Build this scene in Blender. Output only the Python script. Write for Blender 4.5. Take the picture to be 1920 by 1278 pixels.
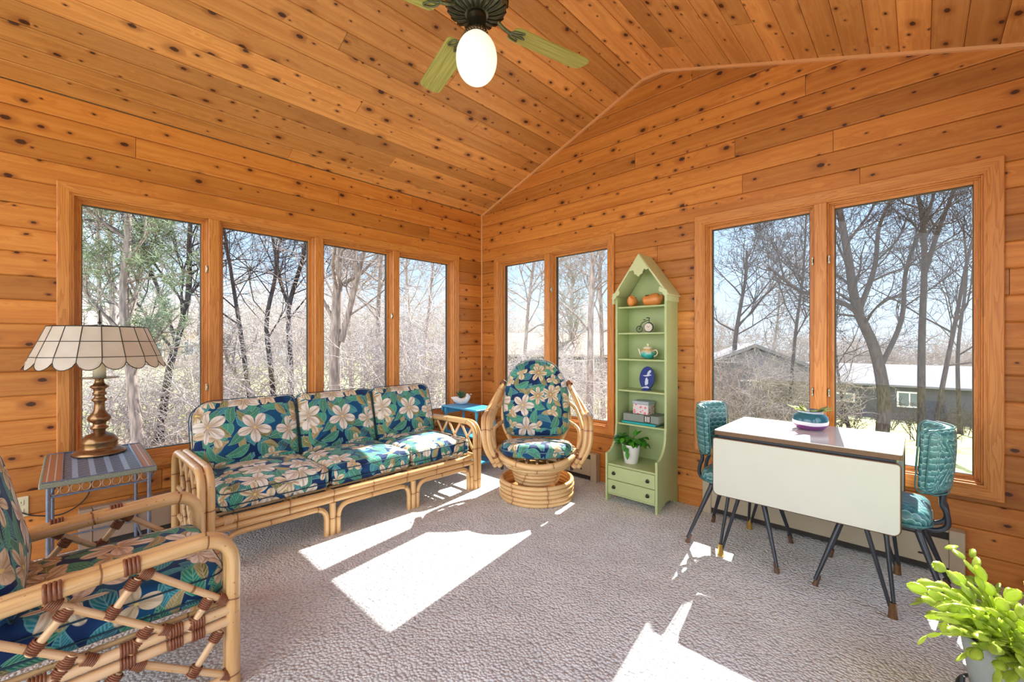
import bpy, math, random
from mathutils import Vector, Matrix, noise as mnoise

for o in list(bpy.data.objects):
    bpy.data.objects.remove(o)
scene = bpy.context.scene
COL = scene.collection
PI = math.pi

# ------------------------------------------------------------------ camera
F_PX, U0, V0, CAM_H = 797.0, 960.0, 641.0, 1.25
YAW = math.radians(43.85)
CAM = Vector((3.66, -3.306, CAM_H))
FWD = Vector((-math.sin(YAW), math.cos(YAW), 0)); RGT = Vector((math.cos(YAW), math.sin(YAW), 0))
cam_d = bpy.data.cameras.new('camera'); cam = bpy.data.objects.new('camera', cam_d); COL.objects.link(cam)
cam_d.sensor_width = 36; cam_d.lens = 36 * F_PX / 1920
cam_d.shift_y = (V0 - 639) / 1920
cam_d.clip_start = 0.05; cam_d.clip_end = 500
cam.location = CAM; cam.rotation_euler = (PI / 2, 0, YAW)
scene.camera = cam


def at(u, v, d):
    "point at photo position (u, v), d metres in front of the camera"
    return CAM + FWD * d + RGT * ((u - U0) / F_PX * d) + Vector((0, 0, (V0 - v) / F_PX * d))


# ------------------------------------------------------------------ light, sky, exposure
world = bpy.data.worlds.new('sky'); scene.world = world
world.use_nodes = True
wn = world.node_tree; wn.nodes.clear()
w_out = wn.nodes.new('ShaderNodeOutputWorld'); w_bg = wn.nodes.new('ShaderNodeBackground')
w_geo = wn.nodes.new('ShaderNodeTexCoord'); w_sep = wn.nodes.new('ShaderNodeSeparateXYZ')
wn.links.new(w_geo.outputs['Generated'], w_sep.inputs[0])
w_ramp = wn.nodes.new('ShaderNodeValToRGB')
wn.links.new(w_sep.outputs['Z'], w_ramp.inputs[0])
e = w_ramp.color_ramp.elements
e[0].position = 0.0; e[0].color = (0.68, 0.82, 0.97, 1)
e[1].position = 0.9; e[1].color = (0.30, 0.52, 0.95, 1)
m_ = w_ramp.color_ramp.elements.new(0.3); m_.color = (0.44, 0.67, 0.98, 1)
w_back = wn.nodes.new('ShaderNodeMapRange')          # sky boosted behind the camera, added as fill light for the room
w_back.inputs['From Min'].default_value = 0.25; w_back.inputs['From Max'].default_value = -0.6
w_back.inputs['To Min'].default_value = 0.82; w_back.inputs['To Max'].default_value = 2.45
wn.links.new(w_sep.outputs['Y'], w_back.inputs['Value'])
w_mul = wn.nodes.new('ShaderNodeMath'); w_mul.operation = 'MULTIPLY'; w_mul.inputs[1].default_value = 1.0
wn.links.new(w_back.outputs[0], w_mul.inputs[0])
w_tint = wn.nodes.new('ShaderNodeMix'); w_tint.data_type = 'RGBA'
w_tint.inputs['B'].default_value = (0.88, 0.91, 0.96, 1)
w_t = wn.nodes.new('ShaderNodeMapRange'); w_t.inputs['From Min'].default_value = 0.1; w_t.inputs['From Max'].default_value = -0.5
wn.links.new(w_sep.outputs['Y'], w_t.inputs['Value']); wn.links.new(w_t.outputs[0], w_tint.inputs['Factor'])
wn.links.new(w_ramp.outputs[0], w_tint.inputs['A'])
wn.links.new(w_tint.outputs['Result'], w_bg.inputs['Color'])
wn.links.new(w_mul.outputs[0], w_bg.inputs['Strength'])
wn.links.new(w_bg.outputs[0], w_out.inputs[0])

sun_d = bpy.data.lights.new('sun', 'SUN'); sun = bpy.data.objects.new('sun', sun_d); COL.objects.link(sun)
SUN_DIR = Vector((0.185, -1.165, -1.0)).normalized()
sun.rotation_euler = SUN_DIR.to_track_quat('-Z', 'Y').to_euler()
sun_d.energy = 10.0; sun_d.angle = 0.009; sun_d.color = (1.0, 0.95, 0.87)

scene.view_settings.view_transform = 'Standard'
scene.view_settings.look = 'None'
scene.view_settings.exposure = 0.78
scene.view_settings.gamma = 1.0
scene.view_settings.use_curve_mapping = False
scene.cycles.use_denoising = True
scene.cycles.max_bounces = 10
scene.cycles.diffuse_bounces = 6
scene.cycles.transparent_max_bounces = 24
scene.cycles.sample_clamp_indirect = 6.0
scene.cycles.caustics_reflective = False
scene.cycles.caustics_refractive = False
GLOBE_STRENGTH = 0.42


# ------------------------------------------------------------------ node helper
class NT:
    def __init__(s, name, rough=0.5, spec=0.5, metallic=0.0):
        s.m = bpy.data.materials.new(name); s.m.use_nodes = True
        s.t = s.m.node_tree; s.t.nodes.clear()
        s.out = s.t.nodes.new('ShaderNodeOutputMaterial')
        s.b = s.t.nodes.new('ShaderNodeBsdfPrincipled')
        s.t.links.new(s.b.outputs[0], s.out.inputs[0])
        s.set(s.b.inputs['Roughness'], rough); s.set(s.b.inputs['Metallic'], metallic)
        s.set(s.b.inputs['Specular IOR Level'], spec)

    def n(s, ty): return s.t.nodes.new(ty)

    def set(s, sock, v):
        if isinstance(v, bpy.types.NodeSocket): s.t.links.new(v, sock)
        elif isinstance(v, tuple) and len(v) == 3 and sock.type == 'RGBA': sock.default_value = (*v, 1)
        else: sock.default_value = v

    def ma(s, op, a, b=None, c=None, clamp=False):
        n = s.n('ShaderNodeMath'); n.operation = op; n.use_clamp = clamp
        s.set(n.inputs[0], a)
        if b is not None: s.set(n.inputs[1], b)
        if c is not None: s.set(n.inputs[2], c)
        return n.outputs[0]

    def mix(s, f, a, b, kind='MIX'):
        n = s.n('ShaderNodeMix'); n.data_type = 'RGBA'; n.blend_type = kind
        s.set(n.inputs['Factor'], f); s.set(n.inputs['A'], a); s.set(n.inputs['B'], b)
        return n.outputs['Result']

    def sep(s, v):
        n = s.n('ShaderNodeSeparateXYZ'); s.set(n.inputs[0], v); return n.outputs

    def comb(s, x, y, z=0.0):
        n = s.n('ShaderNodeCombineXYZ'); s.set(n.inputs[0], x); s.set(n.inputs[1], y); s.set(n.inputs[2], z); return n.outputs[0]

    def uv(s, name='UVMap'):
        n = s.n('ShaderNodeUVMap'); n.uv_map = name; return n.outputs[0]

    def obj(s):
        return s.n('ShaderNodeTexCoord').outputs['Object']

    def gen(s):
        return s.n('ShaderNodeTexCoord').outputs['Generated']

    def noise(s, vec, scale, detail=2.0, rough=0.5, dist=0.0):
        n = s.n('ShaderNodeTexNoise'); s.set(n.inputs['Vector'], vec); s.set(n.inputs['Scale'], scale)
        n.inputs['Detail'].default_value = detail; n.inputs['Roughness'].default_value = rough
        n.inputs['Distortion'].default_value = dist
        return n.outputs[0]

    def vor(s, vec, scale=1.0, rnd=1.0, dim='2D', feat='F1'):
        n = s.n('ShaderNodeTexVoronoi'); n.voronoi_dimensions = dim; n.feature = feat
        s.set(n.inputs['Vector'], vec); s.set(n.inputs['Scale'], scale)
        n.inputs['Randomness'].default_value = rnd
        return n

    def vec(s, op, a, b=None, scale=None):
        n = s.n('ShaderNodeVectorMath'); n.operation = op; s.set(n.inputs[0], a)
        if b is not None: s.set(n.inputs[1], b)
        if scale is not None: s.set(n.inputs['Scale'], scale)
        return n.outputs['Value'] if op in ('LENGTH', 'DOT_PRODUCT') else n.outputs[0]

    def step(s, x, a, b):
        "smooth 0..1 between a and b (a may be > b)"
        n = s.n('ShaderNodeMapRange'); n.interpolation_type = 'SMOOTHSTEP'
        s.set(n.inputs['Value'], x); s.set(n.inputs['From Min'], a); s.set(n.inputs['From Max'], b)
        return n.outputs[0]

    def ramp(s, f, stops, const=False):
        n = s.n('ShaderNodeValToRGB'); s.set(n.inputs[0], f)
        cr = n.color_ramp
        if const: cr.interpolation = 'CONSTANT'
        while len(cr.elements) > len(stops): cr.elements.remove(cr.elements[-1])
        while len(cr.elements) < len(stops): cr.elements.new(0.5)
        for e, (p, c) in zip(cr.elements, stops): e.position = p; e.color = (*c, 1)
        return n.outputs[0]

    def bump(s, h, strength=0.3, dist=0.01):
        n = s.n('ShaderNodeBump'); s.set(n.inputs['Height'], h)
        n.inputs['Strength'].default_value = strength; n.inputs['Distance'].default_value = dist
        s.t.links.new(n.outputs[0], s.b.inputs['Normal'])

    def color(s, c): s.set(s.b.inputs['Base Color'], c)


def plain(name, c, rough=0.5, metallic=0.0, var=0.12, spec=0.5, scale=30):
    n = NT(name, rough, spec, metallic)
    f = n.noise(n.obj(), scale, 3)
    dark = tuple(x * (1 - var) for x in c); lite = tuple(min(1, x * (1 + var)) for x in c)
    n.color(n.mix(f, dark, lite))
    return n.m


# ------------------------------------------------------------------ materials
def knotty(name, light=(0.61, 0.248, 0.056), dark=(0.44, 0.138, 0.025), knots=0.62):
    n = NT(name, 0.42, 0.35)
    u, v, _ = n.sep(n.uv()); r1, r2, _ = n.sep(n.uv('board'))
    SU, SV = 0.165, 0.115
    kx = n.ma('ADD', n.ma('DIVIDE', u, SU), n.ma('MULTIPLY', r1, 97.0))
    ky = n.ma('ADD', n.ma('DIVIDE', v, SV), n.ma('MULTIPLY', r2, 61.0))
    kv = n.comb(kx, ky)
    vo = n.vor(kv, 1.0, 0.85)
    dx, dy, _ = n.sep(n.vec('SUBTRACT', kv, vo.outputs['Position']))
    dx = n.ma('MULTIPLY', dx, SU * 0.62); dy = n.ma('MULTIPLY', dy, SV)
    d = n.vec('LENGTH', n.comb(dx, dy))
    cr, cg, cb = n.sep(vo.outputs['Color'])
    wob = n.noise(n.comb(n.ma('MULTIPLY', u, 60.0), n.ma('MULTIPLY', v, 60.0), r1), 1.0, 2)
    d = n.ma('ADD', d, n.ma('MULTIPLY', n.ma('SUBTRACT', wob, 0.5), 0.006))
    has = n.ma('GREATER_THAN', cg, 1 - knots)
    rad = n.ma('MULTIPLY', has, n.ma('ADD', 0.0035, n.ma('MULTIPLY', n.ma('POWER', cr, 2.2), 0.0120)))
    k_core = n.ma('MULTIPLY', n.step(d, n.ma('ADD', rad, 0.0022), n.ma('MULTIPLY', rad, 0.7)), has)
    k_halo = n.ma('MULTIPLY', n.step(d, n.ma('MULTIPLY', rad, 3.4), rad), has)
    # grain: long streaks, bent around the knots
    bend = n.ma('MULTIPLY', n.ma('POWER', 2.718, n.ma('MULTIPLY', d, -38.0)), 1.6)
    gx = n.ma('ADD', n.ma('MULTIPLY', u, 0.55), n.ma('MULTIPLY', r1, 31.0))
    gy = n.ma('MULTIPLY', v, 34.0)
    g1 = n.noise(n.comb(gx, gy, n.ma('ADD', n.ma('MULTIPLY', r2, 23.0), bend)), 1.0, 4, 0.6, 0.6)
    g2 = n.noise(n.comb(n.ma('MULTIPLY', u, 5.0), n.ma('MULTIPLY', v, 260.0), r1), 1.0, 2)
    g3 = n.noise(n.comb(n.ma('MULTIPLY', u, 0.9), n.ma('MULTIPLY', v, 7.0), n.ma('MULTIPLY', r1, 53.0)), 1.0, 2)
    base = n.mix(n.ma('MULTIPLY', n.step(g1, 0.30, 0.72), 0.75), light, dark)
    base = n.mix(n.ma('MULTIPLY', n.step(g2, 0.5, 0.75), 0.22), base, tuple(x * 0.72 for x in dark))
    base = n.mix(n.ma('MULTIPLY', n.step(g3, 0.50, 0.75), 0.42), base, tuple(x * 0.70 for x in dark))
    tone = n.ma('ADD', 0.72, n.ma('MULTIPLY', r2, 0.46))
    base = n.mix(1.0, base, n.comb(tone, tone, tone), 'MULTIPLY')
    base = n.mix(n.ma('MULTIPLY', k_halo, 0.55), base, (0.26, 0.072, 0.016))
    base = n.mix(n.ma('MULTIPLY', k_core, 0.93), base, (0.045, 0.012, 0.008))
    n.color(base)
    n.bump(n.ma('ADD', g2, n.ma('MULTIPLY', k_core, -0.6)), 0.08, 0.002)
    return n.m


def fir(name, light=(0.64, 0.27, 0.07), dark=(0.42, 0.135, 0.026), rough=0.38, lines=1.0):
    n = NT(name, rough, 0.4)
    u, v, _ = n.sep(n.uv())
    g = n.noise(n.comb(n.ma('MULTIPLY', u, 1.6), n.ma('MULTIPLY', v, 24.0), 0.0), 1.0, 2, 0.5, 0.5)
    rings = n.ma('FRACT', n.ma('MULTIPLY', g, 9.0))
    f = n.step(rings, 0.25, 0.95)
    f2 = n.noise(n.comb(n.ma('MULTIPLY', u, 8.0), n.ma('MULTIPLY', v, 300.0)), 1.0, 2)
    c = n.mix(n.ma('MULTIPLY', f, 0.65 * lines), light, dark)
    c = n.mix(n.ma('MULTIPLY', f2, 0.3), c, dark)
    n.color(c); n.bump(f2, 0.05, 0.001)
    return n.m


def bamboo(name, light=(0.76, 0.51, 0.24), dark=(0.58, 0.32, 0.12), node_every=0.27):
    n = NT(name, 0.28, 0.5)
    u, v, _ = n.sep(n.uv())
    w = n.noise(n.obj(), 6.0, 2)
    f = n.noise(n.comb(n.ma('MULTIPLY', u, 6.0), n.ma('MULTIPLY', v, 3.0), w), 1.0, 3)
    c = n.mix(n.step(f, 0.3, 0.75), light, dark)
    strk = n.noise(n.comb(n.ma('MULTIPLY', u, 60.0), n.ma('MULTIPLY', v, 5.0)), 1.0, 2)
    c = n.mix(n.ma('MULTIPLY', n.step(strk, 0.55, 0.8), 0.4), c, (0.42, 0.20, 0.07))
    t = n.ma('FRACT', n.ma('DIVIDE', n.ma('ADD', v, n.ma('MULTIPLY', w, 0.05)), node_every))
    a = n.ma('ABSOLUTE', n.ma('SUBTRACT', t, 0.5))
    ring = n.step(a, 0.014, 0.007); halo = n.step(a, 0.10, 0.0)
    c = n.mix(n.ma('MULTIPLY', halo, 0.25), c, (0.45, 0.20, 0.06))
    c = n.mix(n.ma('MULTIPLY', ring, 0.8), c, (0.16, 0.06, 0.02))
    sp = n.vor(n.obj(), 34.0, 1.0, '3D').outputs['Distance']
    c = n.mix(n.ma('MULTIPLY', n.step(sp, 0.13, 0.07), 0.6), c, (0.20, 0.08, 0.03))
    n.color(c); n.bump(n.ma('MULTIPLY', ring, -1.0), 0.25, 0.002)
    return n.m


def floral(name, bright=1.0, scale=1.0):
    n = NT(name, 0.75, 0.25)
    uv = n.vec('SCALE', n.uv(), scale=1.0 / scale)
    wob = n.noise(uv, 9.0, 2)
    x, y, _ = n.sep(uv)
    x = n.ma('ADD', x, n.ma('MULTIPLY', n.ma('SUBTRACT', wob, 0.5), 0.02))
    y = n.ma('ADD', y, n.ma('MULTIPLY', n.ma('SUBTRACT', n.noise(uv, 7.0, 1, 0.5), 0.5), 0.02))
    B = lambda c: tuple(min(1, q * bright) for q in c)
    base = n.mix(n.step(n.noise(uv, 5.0, 2), 0.42, 0.62), B((0.004, 0.026, 0.11)), B((0.006, 0.085, 0.21)))
    fine = n.noise(uv, 55.0, 3, 0.6)

    def cell(freq, ox, oy, rnd):
        p = n.comb(n.ma('ADD', n.ma('MULTIPLY', x, freq), ox), n.ma('ADD', n.ma('MULTIPLY', y, freq), oy))
        v = n.vor(p, 1.0, rnd)
        lx, ly, _ = n.sep(n.vec('SUBTRACT', p, v.outputs['Position']))
        c1, c2, c3 = n.sep(v.outputs['Color'])
        ang = n.ma('MULTIPLY', c1, 6.283)
        ca, sa = n.ma('COSINE', ang), n.ma('SINE', ang)
        rx = n.ma('ADD', n.ma('MULTIPLY', lx, ca), n.ma('MULTIPLY', ly, sa))
        ry = n.ma('SUBTRACT', n.ma('MULTIPLY', ly, ca), n.ma('MULTIPLY', lx, sa))
        return rx, ry, c1, c2, c3

    def leaf(col, freq, ox, oy, hl, hw, c_a, c_b, c_v, keep=0.0, rnd=0.7):
        rx, ry, c1, c2, c3 = cell(freq, ox, oy, rnd)
        ry = n.ma('ADD', ry, n.ma('MULTIPLY', n.ma('MULTIPLY', rx, rx), 0.5))
        t = n.ma('DIVIDE', rx, hl)
        w = n.ma('MULTIPLY', n.ma('SUBTRACT', 1.0, n.ma('MULTIPLY', t, t)), n.ma('MULTIPLY', n.ma('ADD', 1.0, n.ma('MULTIPLY', t, -0.35)), hw))
        ay = n.ma('ABSOLUTE', ry)
        q = n.ma('SUBTRACT', w, ay)
        m = n.step(q, 0.0, 0.018)
        edge = n.ma('MULTIPLY', m, n.step(q, 0.05, 0.02))
        vein = n.ma('FRACT', n.ma('MULTIPLY', n.ma('SUBTRACT', rx, n.ma('MULTIPLY', ay, 1.1)), 11.0))
        vm = n.step(n.ma('ABSOLUTE', n.ma('SUBTRACT', vein, 0.5)), 0.14, 0.44)
        body = n.mix(n.step(n.ma('ADD', c2, n.ma('MULTIPLY', ry, 2.0)), 0.3, 0.8), c_a, c_b)
        body = n.mix(n.ma('MULTIPLY', vm, 0.55), body, c_v)
        body = n.mix(n.ma('MULTIPLY', edge, 0.55), body, c_v)
        body = n.mix(n.ma('MULTIPLY', n.step(ay, 0.014, 0.004), 0.8), body, c_v)
        body = n.mix(n.ma('MULTIPLY', n.step(fine, 0.45, 0.7), 0.25), body, tuple(q * .3 for q in c_a))
        if keep > 0: m = n.ma('MULTIPLY', m, n.ma('GREATER_THAN', c3, keep))
        return n.mix(m, col, body)

    def flower(col, freq, ox, oy, petals, r0, r1, c_in, c_out, keep=0.0, rnd=0.55, pw=0.55):
        rx, ry, c1, c2, c3 = cell(freq, ox, oy, rnd)
        r = n.vec('LENGTH', n.comb(rx, ry)); th = n.ma('ARCTAN2', ry, rx)
        ph = n.ma('MULTIPLY', th, petals * 0.5)
        cs = n.ma('ABSOLUTE', n.ma('COSINE', ph))
        R = n.ma('ADD', r0, n.ma('MULTIPLY', n.ma('POWER', cs, pw), r1))
        R = n.ma('MULTIPLY', R, n.ma('ADD', 0.85, n.ma('MULTIPLY', c2, 0.25)))
        q = n.ma('DIVIDE', r, R)
        m = n.step(q, 1.0, 0.95)
        streak = n.noise(n.comb(n.ma('MULTIPLY', th, 9.0), n.ma('MULTIPLY', r, 4.0), c3), 1.0, 2)
        body = n.mix(n.step(n.ma('ADD', q, n.ma('MULTIPLY', n.ma('SUBTRACT', streak, 0.5), 1.3)), 0.15, 0.85), c_in, c_out)
        body = n.mix(n.ma('MULTIPLY', n.step(cs, 0.42, 0.10), 0.7), body, tuple(z * 0.22 for z in c_in))
        body = n.mix(n.ma('MULTIPLY', n.step(cs, 0.965, 1.0), 0.45), body, tuple(z * 0.45 for z in c_in))
        body = n.mix(n.ma('MULTIPLY', n.step(q, 0.90, 0.99), 0.5), body, tuple(z * 0.4 for z in c_in))
        body = n.mix(n.step(r, 0.05, 0.025), body, (0.75, 0.62, 0.20))
        if keep > 0: m = n.ma('MULTIPLY', m, n.ma('GREATER_THAN', c3, keep))
        return n.mix(m, col, body)

    g1, g2, gv = B((0.010, 0.17, 0.12)), B((0.02, 0.30, 0.22)), B((0.28, 0.56, 0.40))
    t1, t2, tv = B((0.01, 0.13, 0.20)), B((0.02, 0.24, 0.30)), B((0.22, 0.50, 0.52))
    o1, o2, ov = B((0.13, 0.16, 0.045)), B((0.36, 0.30, 0.13)), B((0.62, 0.52, 0.30))
    c = leaf(base, 7.5, 3.1, 8.7, .56, .24, t1, t2, tv)
    c = leaf(c, 6.6, 13.3, 1.9, .56, .25, g1, g2, gv, 0.12)
    c = leaf(c, 8.4, 5.7, 17.1, .56, .20, o1, o2, ov, 0.45)
    c = leaf(c, 6.9, 23.7, 11.4, .54, .22, g1, g2, gv, 0.40)
    c = flower(c, 7.0, 2.2, 5.5, 3, .10, .36, B((0.56, 0.42, 0.25)), B((0.78, 0.66, 0.47)), 0.62, 0.6, 1.1)
    c = flower(c, 4.9, 8.3, 2.6, 6, .12, .33, B((0.46, 0.30, 0.15)), B((0.82, 0.71, 0.53)), 0.55, 0.5, 1.15)
    c = flower(c, 4.2, 1.3, 9.6, 5, .14, .33, B((0.56, 0.43, 0.30)), B((0.86, 0.81, 0.74)), 0.52, 0.5, 0.8)
    n.color(c)
    n.bump(n.noise(n.uv(), 900.0, 1), 0.08, 0.001)
    n.set(n.b.inputs['Sheen Weight'], 0.1)
    return n.m


def scales(name):
    n = NT(name, 0.30, 0.6)
    u, v, _ = n.sep(n.uv())
    S = 0.046
    a = n.ma('DIVIDE', u, S); b = n.ma('DIVIDE', v, S * 0.62)
    best = None
    row = n.ma('FLOOR', b); fy = n.ma('FRACT', b)
    par = n.ma('MULTIPLY', n.ma('FLOORED_MODULO', row, 2.0), 0.5)

    def dist(off, dyc):
        cx = n.ma('SUBTRACT', n.ma('FRACT', n.ma('ADD', n.ma('ADD', a, par), off)), 0.5)
        yy = n.ma('MULTIPLY', n.ma('SUBTRACT', fy, dyc), 0.62)
        return n.vec('LENGTH', n.comb(cx, yy))
    d0 = dist(0.5, 0.0)            # scale centred on this row's base line
    d1 = dist(0.0, -1.0)           # the row below, half a step aside
    inside1 = n.ma('LESS_THAN', d1, 0.72)
    inside0 = n.ma('LESS_THAN', d0, 0.55)
    e1 = n.step(n.ma('ABSOLUTE', n.ma('SUBTRACT', d1, 0.70)), 0.045, 0.015)
    e0 = n.step(n.ma('ABSOLUTE', n.ma('SUBTRACT', d0, 0.70)), 0.045, 0.015)
    edge = n.ma('MAXIMUM', e1, n.ma('MULTIPLY', e0, n.ma('SUBTRACT', 1.0, inside1)))
    sh = n.mix(inside1, n.comb(d0, d0, d0), n.comb(d1, d1, d1))
    f = n.step(n.sep(sh)[0], 0.15, 0.75)
    c = n.mix(f, (0.025, 0.12, 0.135), (0.085, 0.26, 0.265))
    c = n.mix(n.ma('MULTIPLY', edge, 0.8), c, (0.40, 0.60, 0.56))
    n.color(c); n.bump(n.ma('ADD', n.ma('MULTIPLY', edge, -0.6), n.ma('MULTIPLY', f, 0.3)), 0.35, 0.003)
    return n.m


def carpet_mat():
    n = NT('carpet', 0.95, 0.1)
    p = n.obj()
    x, y, z = n.sep(p)
    q = n.comb(n.ma('ADD', n.ma('MULTIPLY', x, 1.0), 0), n.ma('MULTIPLY', y, 1.0), 0.0)
    vo = n.vor(q, 74.0, 1.0, '2D')
    d = vo.outputs['Distance']
    big = n.noise(q, 5.0, 3); mid = n.noise(q, 38.0, 3, 0.65)
    c = n.mix(n.step(big, 0.35, 0.65), (0.72, 0.745, 0.76), (0.82, 0.85, 0.87))
    c = n.mix(n.ma('MULTIPLY', n.step(mid, 0.50, 0.68), 0.40), c, (0.45, 0.46, 0.465))
    c = n.mix(n.ma('MULTIPLY', n.step(d, 0.35, 0.75), 0.45), c, (0.36, 0.365, 0.37))
    c = n.mix(n.ma('MULTIPLY', n.sep(vo.outputs['Color'])[0], 0.18), c, (0.84, 0.85, 0.86))
    n.color(c)
    n.bump(n.ma('ADD', n.ma('MULTIPLY', d, -1.0), n.ma('MULTIPLY', mid, -1.6)), 0.8, 0.012)
    return n.m


def glass_mat():
    m = bpy.data.materials.new('window_glass'); m.use_nodes = True
    t = m.node_tree; t.nodes.clear()
    out = t.nodes.new('ShaderNodeOutputMaterial'); mx = t.nodes.new('ShaderNodeMixShader')
    tr = t.nodes.new('ShaderNodeBsdfTransparent'); gl = t.nodes.new('ShaderNodeBsdfGlossy')
    tr.inputs[0].default_value = (0.985, 0.99, 0.99, 1)
    gl.inputs['Roughness'].default_value = 0.0
    lw = t.nodes.new('ShaderNodeLayerWeight'); lw.inputs['Blend'].default_value = 0.5
    p = t.nodes.new('ShaderNodeMath'); p.operation = 'POWER'; p.inputs[1].default_value = 4.0
    t.links.new(lw.outputs['Facing'], p.inputs[0])
    mm = t.nodes.new('ShaderNodeMath'); mm.operation = 'MULTIPLY_ADD'; mm.inputs[1].default_value = 0.9; mm.inputs[2].default_value = 0.014
    t.links.new(p.outputs[0], mm.inputs[0]); t.links.new(mm.outputs[0], mx.inputs[0])
    t.links.new(tr.outputs[0], mx.inputs[1]); t.links.new(gl.outputs[0], mx.inputs[2]); t.links.new(mx.outputs[0], out.inputs[0])
    return m


M = {}
M['pine'] = knotty('knotty_pine')
M['pine_ceiling'] = knotty('knotty_pine_ceiling', (0.76, 0.37, 0.118), (0.56, 0.225, 0.056), 0.68)
M['fir'] = fir('window_fir')
M['trim'] = fir('pale_trim', (0.78, 0.42, 0.20), (0.64, 0.30, 0.12), 0.4, 0.4)
M['rattan'] = bamboo('rattan')
M['rattan_pale'] = bamboo('rattan_pale', (0.80, 0.56, 0.32), (0.64, 0.38, 0.17), 0.4)
M['binding'] = plain('rattan_binding', (0.24, 0.085, 0.038), 0.4, 0, 0.5, 0.5, 120)
M['floral'] = floral('tropical_fabric')
M['floral_green'] = floral('tropical_fabric_swivel', 0.92, 0.95)
M['piping'] = plain('navy_piping', (0.012, 0.05, 0.08), 0.6)
M['piping_white'] = plain('pale_piping', (0.10, 0.22, 0.24), 0.6)
M['vinyl'] = scales('scale_vinyl')
M['vinyl_edge'] = plain('teal_piping', (0.05, 0.17, 0.18), 0.3)
M['carpet'] = carpet_mat()
M['glass'] = glass_mat()
M['black_metal'] = plain('black_metal', (0.035, 0.042, 0.055), 0.32, 0.3)
M['brass'] = plain('brass', (0.62, 0.40, 0.10), 0.25, 0.9)
M['old_brass'] = plain('old_brass', (0.27, 0.155, 0.075), 0.26, 0.85, 0.3)
M['bronze'] = plain('aged_bronze', (0.055, 0.05, 0.038), 0.3, 0.8, 0.4)
M['verdigris'] = plain('verdigris_bronze', (0.15, 0.17, 0.10), 0.35, 0.7, 0.5, 0.5, 60)
M['rust'] = plain('rusty_cap', (0.13, 0.07, 0.04), 0.6, 0.2, 0.5)
M['leaf_laminate'] = plain('pale_leaf_laminate', (0.60, 0.62, 0.54), 0.3, 0, 0.04, 0.5, 6)
M['laminate'] = plain('white_laminate', (0.80, 0.79, 0.76), 0.16, 0, 0.03)
M['green_paint'] = plain('green_paint', (0.43, 0.52, 0.25), 0.42, 0, 0.07, 0.5, 8)
M['green_edge'] = plain('green_paint_light', (0.56, 0.62, 0.35), 0.42, 0, 0.05, 0.5, 8)
M['blue_paint'] = plain('blue_paint', (0.055, 0.36, 0.62), 0.32, 0, 0.12, 0.5, 12)
M['heater'] = plain('taupe_enamel', (0.47, 0.40, 0.28), 0.4, 0, 0.05)
M['heater_shaded'] = plain('taupe_enamel_shaded', (0.34, 0.24, 0.17), 0.4, 0, 0.08)  # darker copy of the taupe enamel, shade by the left wall put into its colour
M['dark'] = plain('dark_slot', (0.03, 0.025, 0.02), 0.7)
M['ivory'] = plain('ivory_plastic', (0.66, 0.60, 0.40), 0.35, 0, 0.04)
M['steel'] = plain('steel_latch', (0.40, 0.33, 0.25), 0.35, 0.8)
M['white_ceramic'] = plain('white_ceramic', (0.80, 0.78, 0.76), 0.15, 0, 0.03)
M['soil'] = plain('soil', (0.06, 0.035, 0.02), 0.9, 0, 0.5)


def leaf_mat(name, c, tr=(0.25, 0.5, 0.05), rough=0.35, w=0.35):
    n = NT(name, rough, 0.5)
    f = n.noise(n.obj(), 22.0, 3)
    n.color(n.mix(n.step(f, 0.3, 0.7), tuple(q * 0.65 for q in c), tuple(min(1, q * 1.3) for q in c)))
    tb = n.n('ShaderNodeBsdfTranslucent'); tb.inputs[0].default_value = (*tr, 1)
    mx = n.n('ShaderNodeMixShader'); mx.inputs[0].default_value = w
    n.t.links.new(n.b.outputs[0], mx.inputs[1]); n.t.links.new(tb.outputs[0], mx.inputs[2])
    n.t.links.new(mx.outputs[0], n.out.inputs[0])
    return n.m


M['cactus'] = leaf_mat('cactus_green', (0.42, 0.53, 0.085), (0.66, 0.80, 0.12), 0.3, 0.42)
M['pothos'] = leaf_mat('pothos_green', (0.05, 0.27, 0.02), (0.14, 0.5, 0.03), 0.25, 0.25)
M['succulent'] = leaf_mat('succulent_green', (0.42, 0.48, 0.16), (0.5, 0.6, 0.15), 0.35, 0.3)
M['spiky'] = leaf_mat('spiky_green', (0.05, 0.16, 0.07), (0.1, 0.3, 0.1), 0.4, 0.2)


def capiz():
    n = NT('capiz_shell', 0.35, 0.4)
    f = n.noise(n.obj(), 14.0, 3); g = n.noise(n.obj(), 90.0, 2)
    c = n.mix(n.step(f, 0.3, 0.7), (0.74, 0.69, 0.62), (0.82, 0.80, 0.77))
    c = n.mix(n.ma('MULTIPLY', g, 0.2), c, (0.60, 0.53, 0.44)); n.color(c)
    tb = n.n('ShaderNodeBsdfTranslucent'); tb.inputs[0].default_value = (0.9, 0.84, 0.74, 1)
    mx = n.n('ShaderNodeMixShader'); mx.inputs[0].default_value = 0.5
    n.t.links.new(n.b.outputs[0], mx.inputs[1]); n.t.links.new(tb.outputs[0], mx.inputs[2]); n.t.links.new(mx.outputs[0], n.out.inputs[0])
    return n.m


M['capiz'] = capiz()


def globe_mat():
    n = NT('lit_globe', 0.1, 0.5)
    n.color((0.9, 0.86, 0.8))
    n.set(n.b.inputs['Emission Color'], (1.0, 0.93, 0.83)); n.set(n.b.inputs['Emission Strength'], GLOBE_STRENGTH)
    return n.m


M['globe'] = globe_mat()


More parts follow.
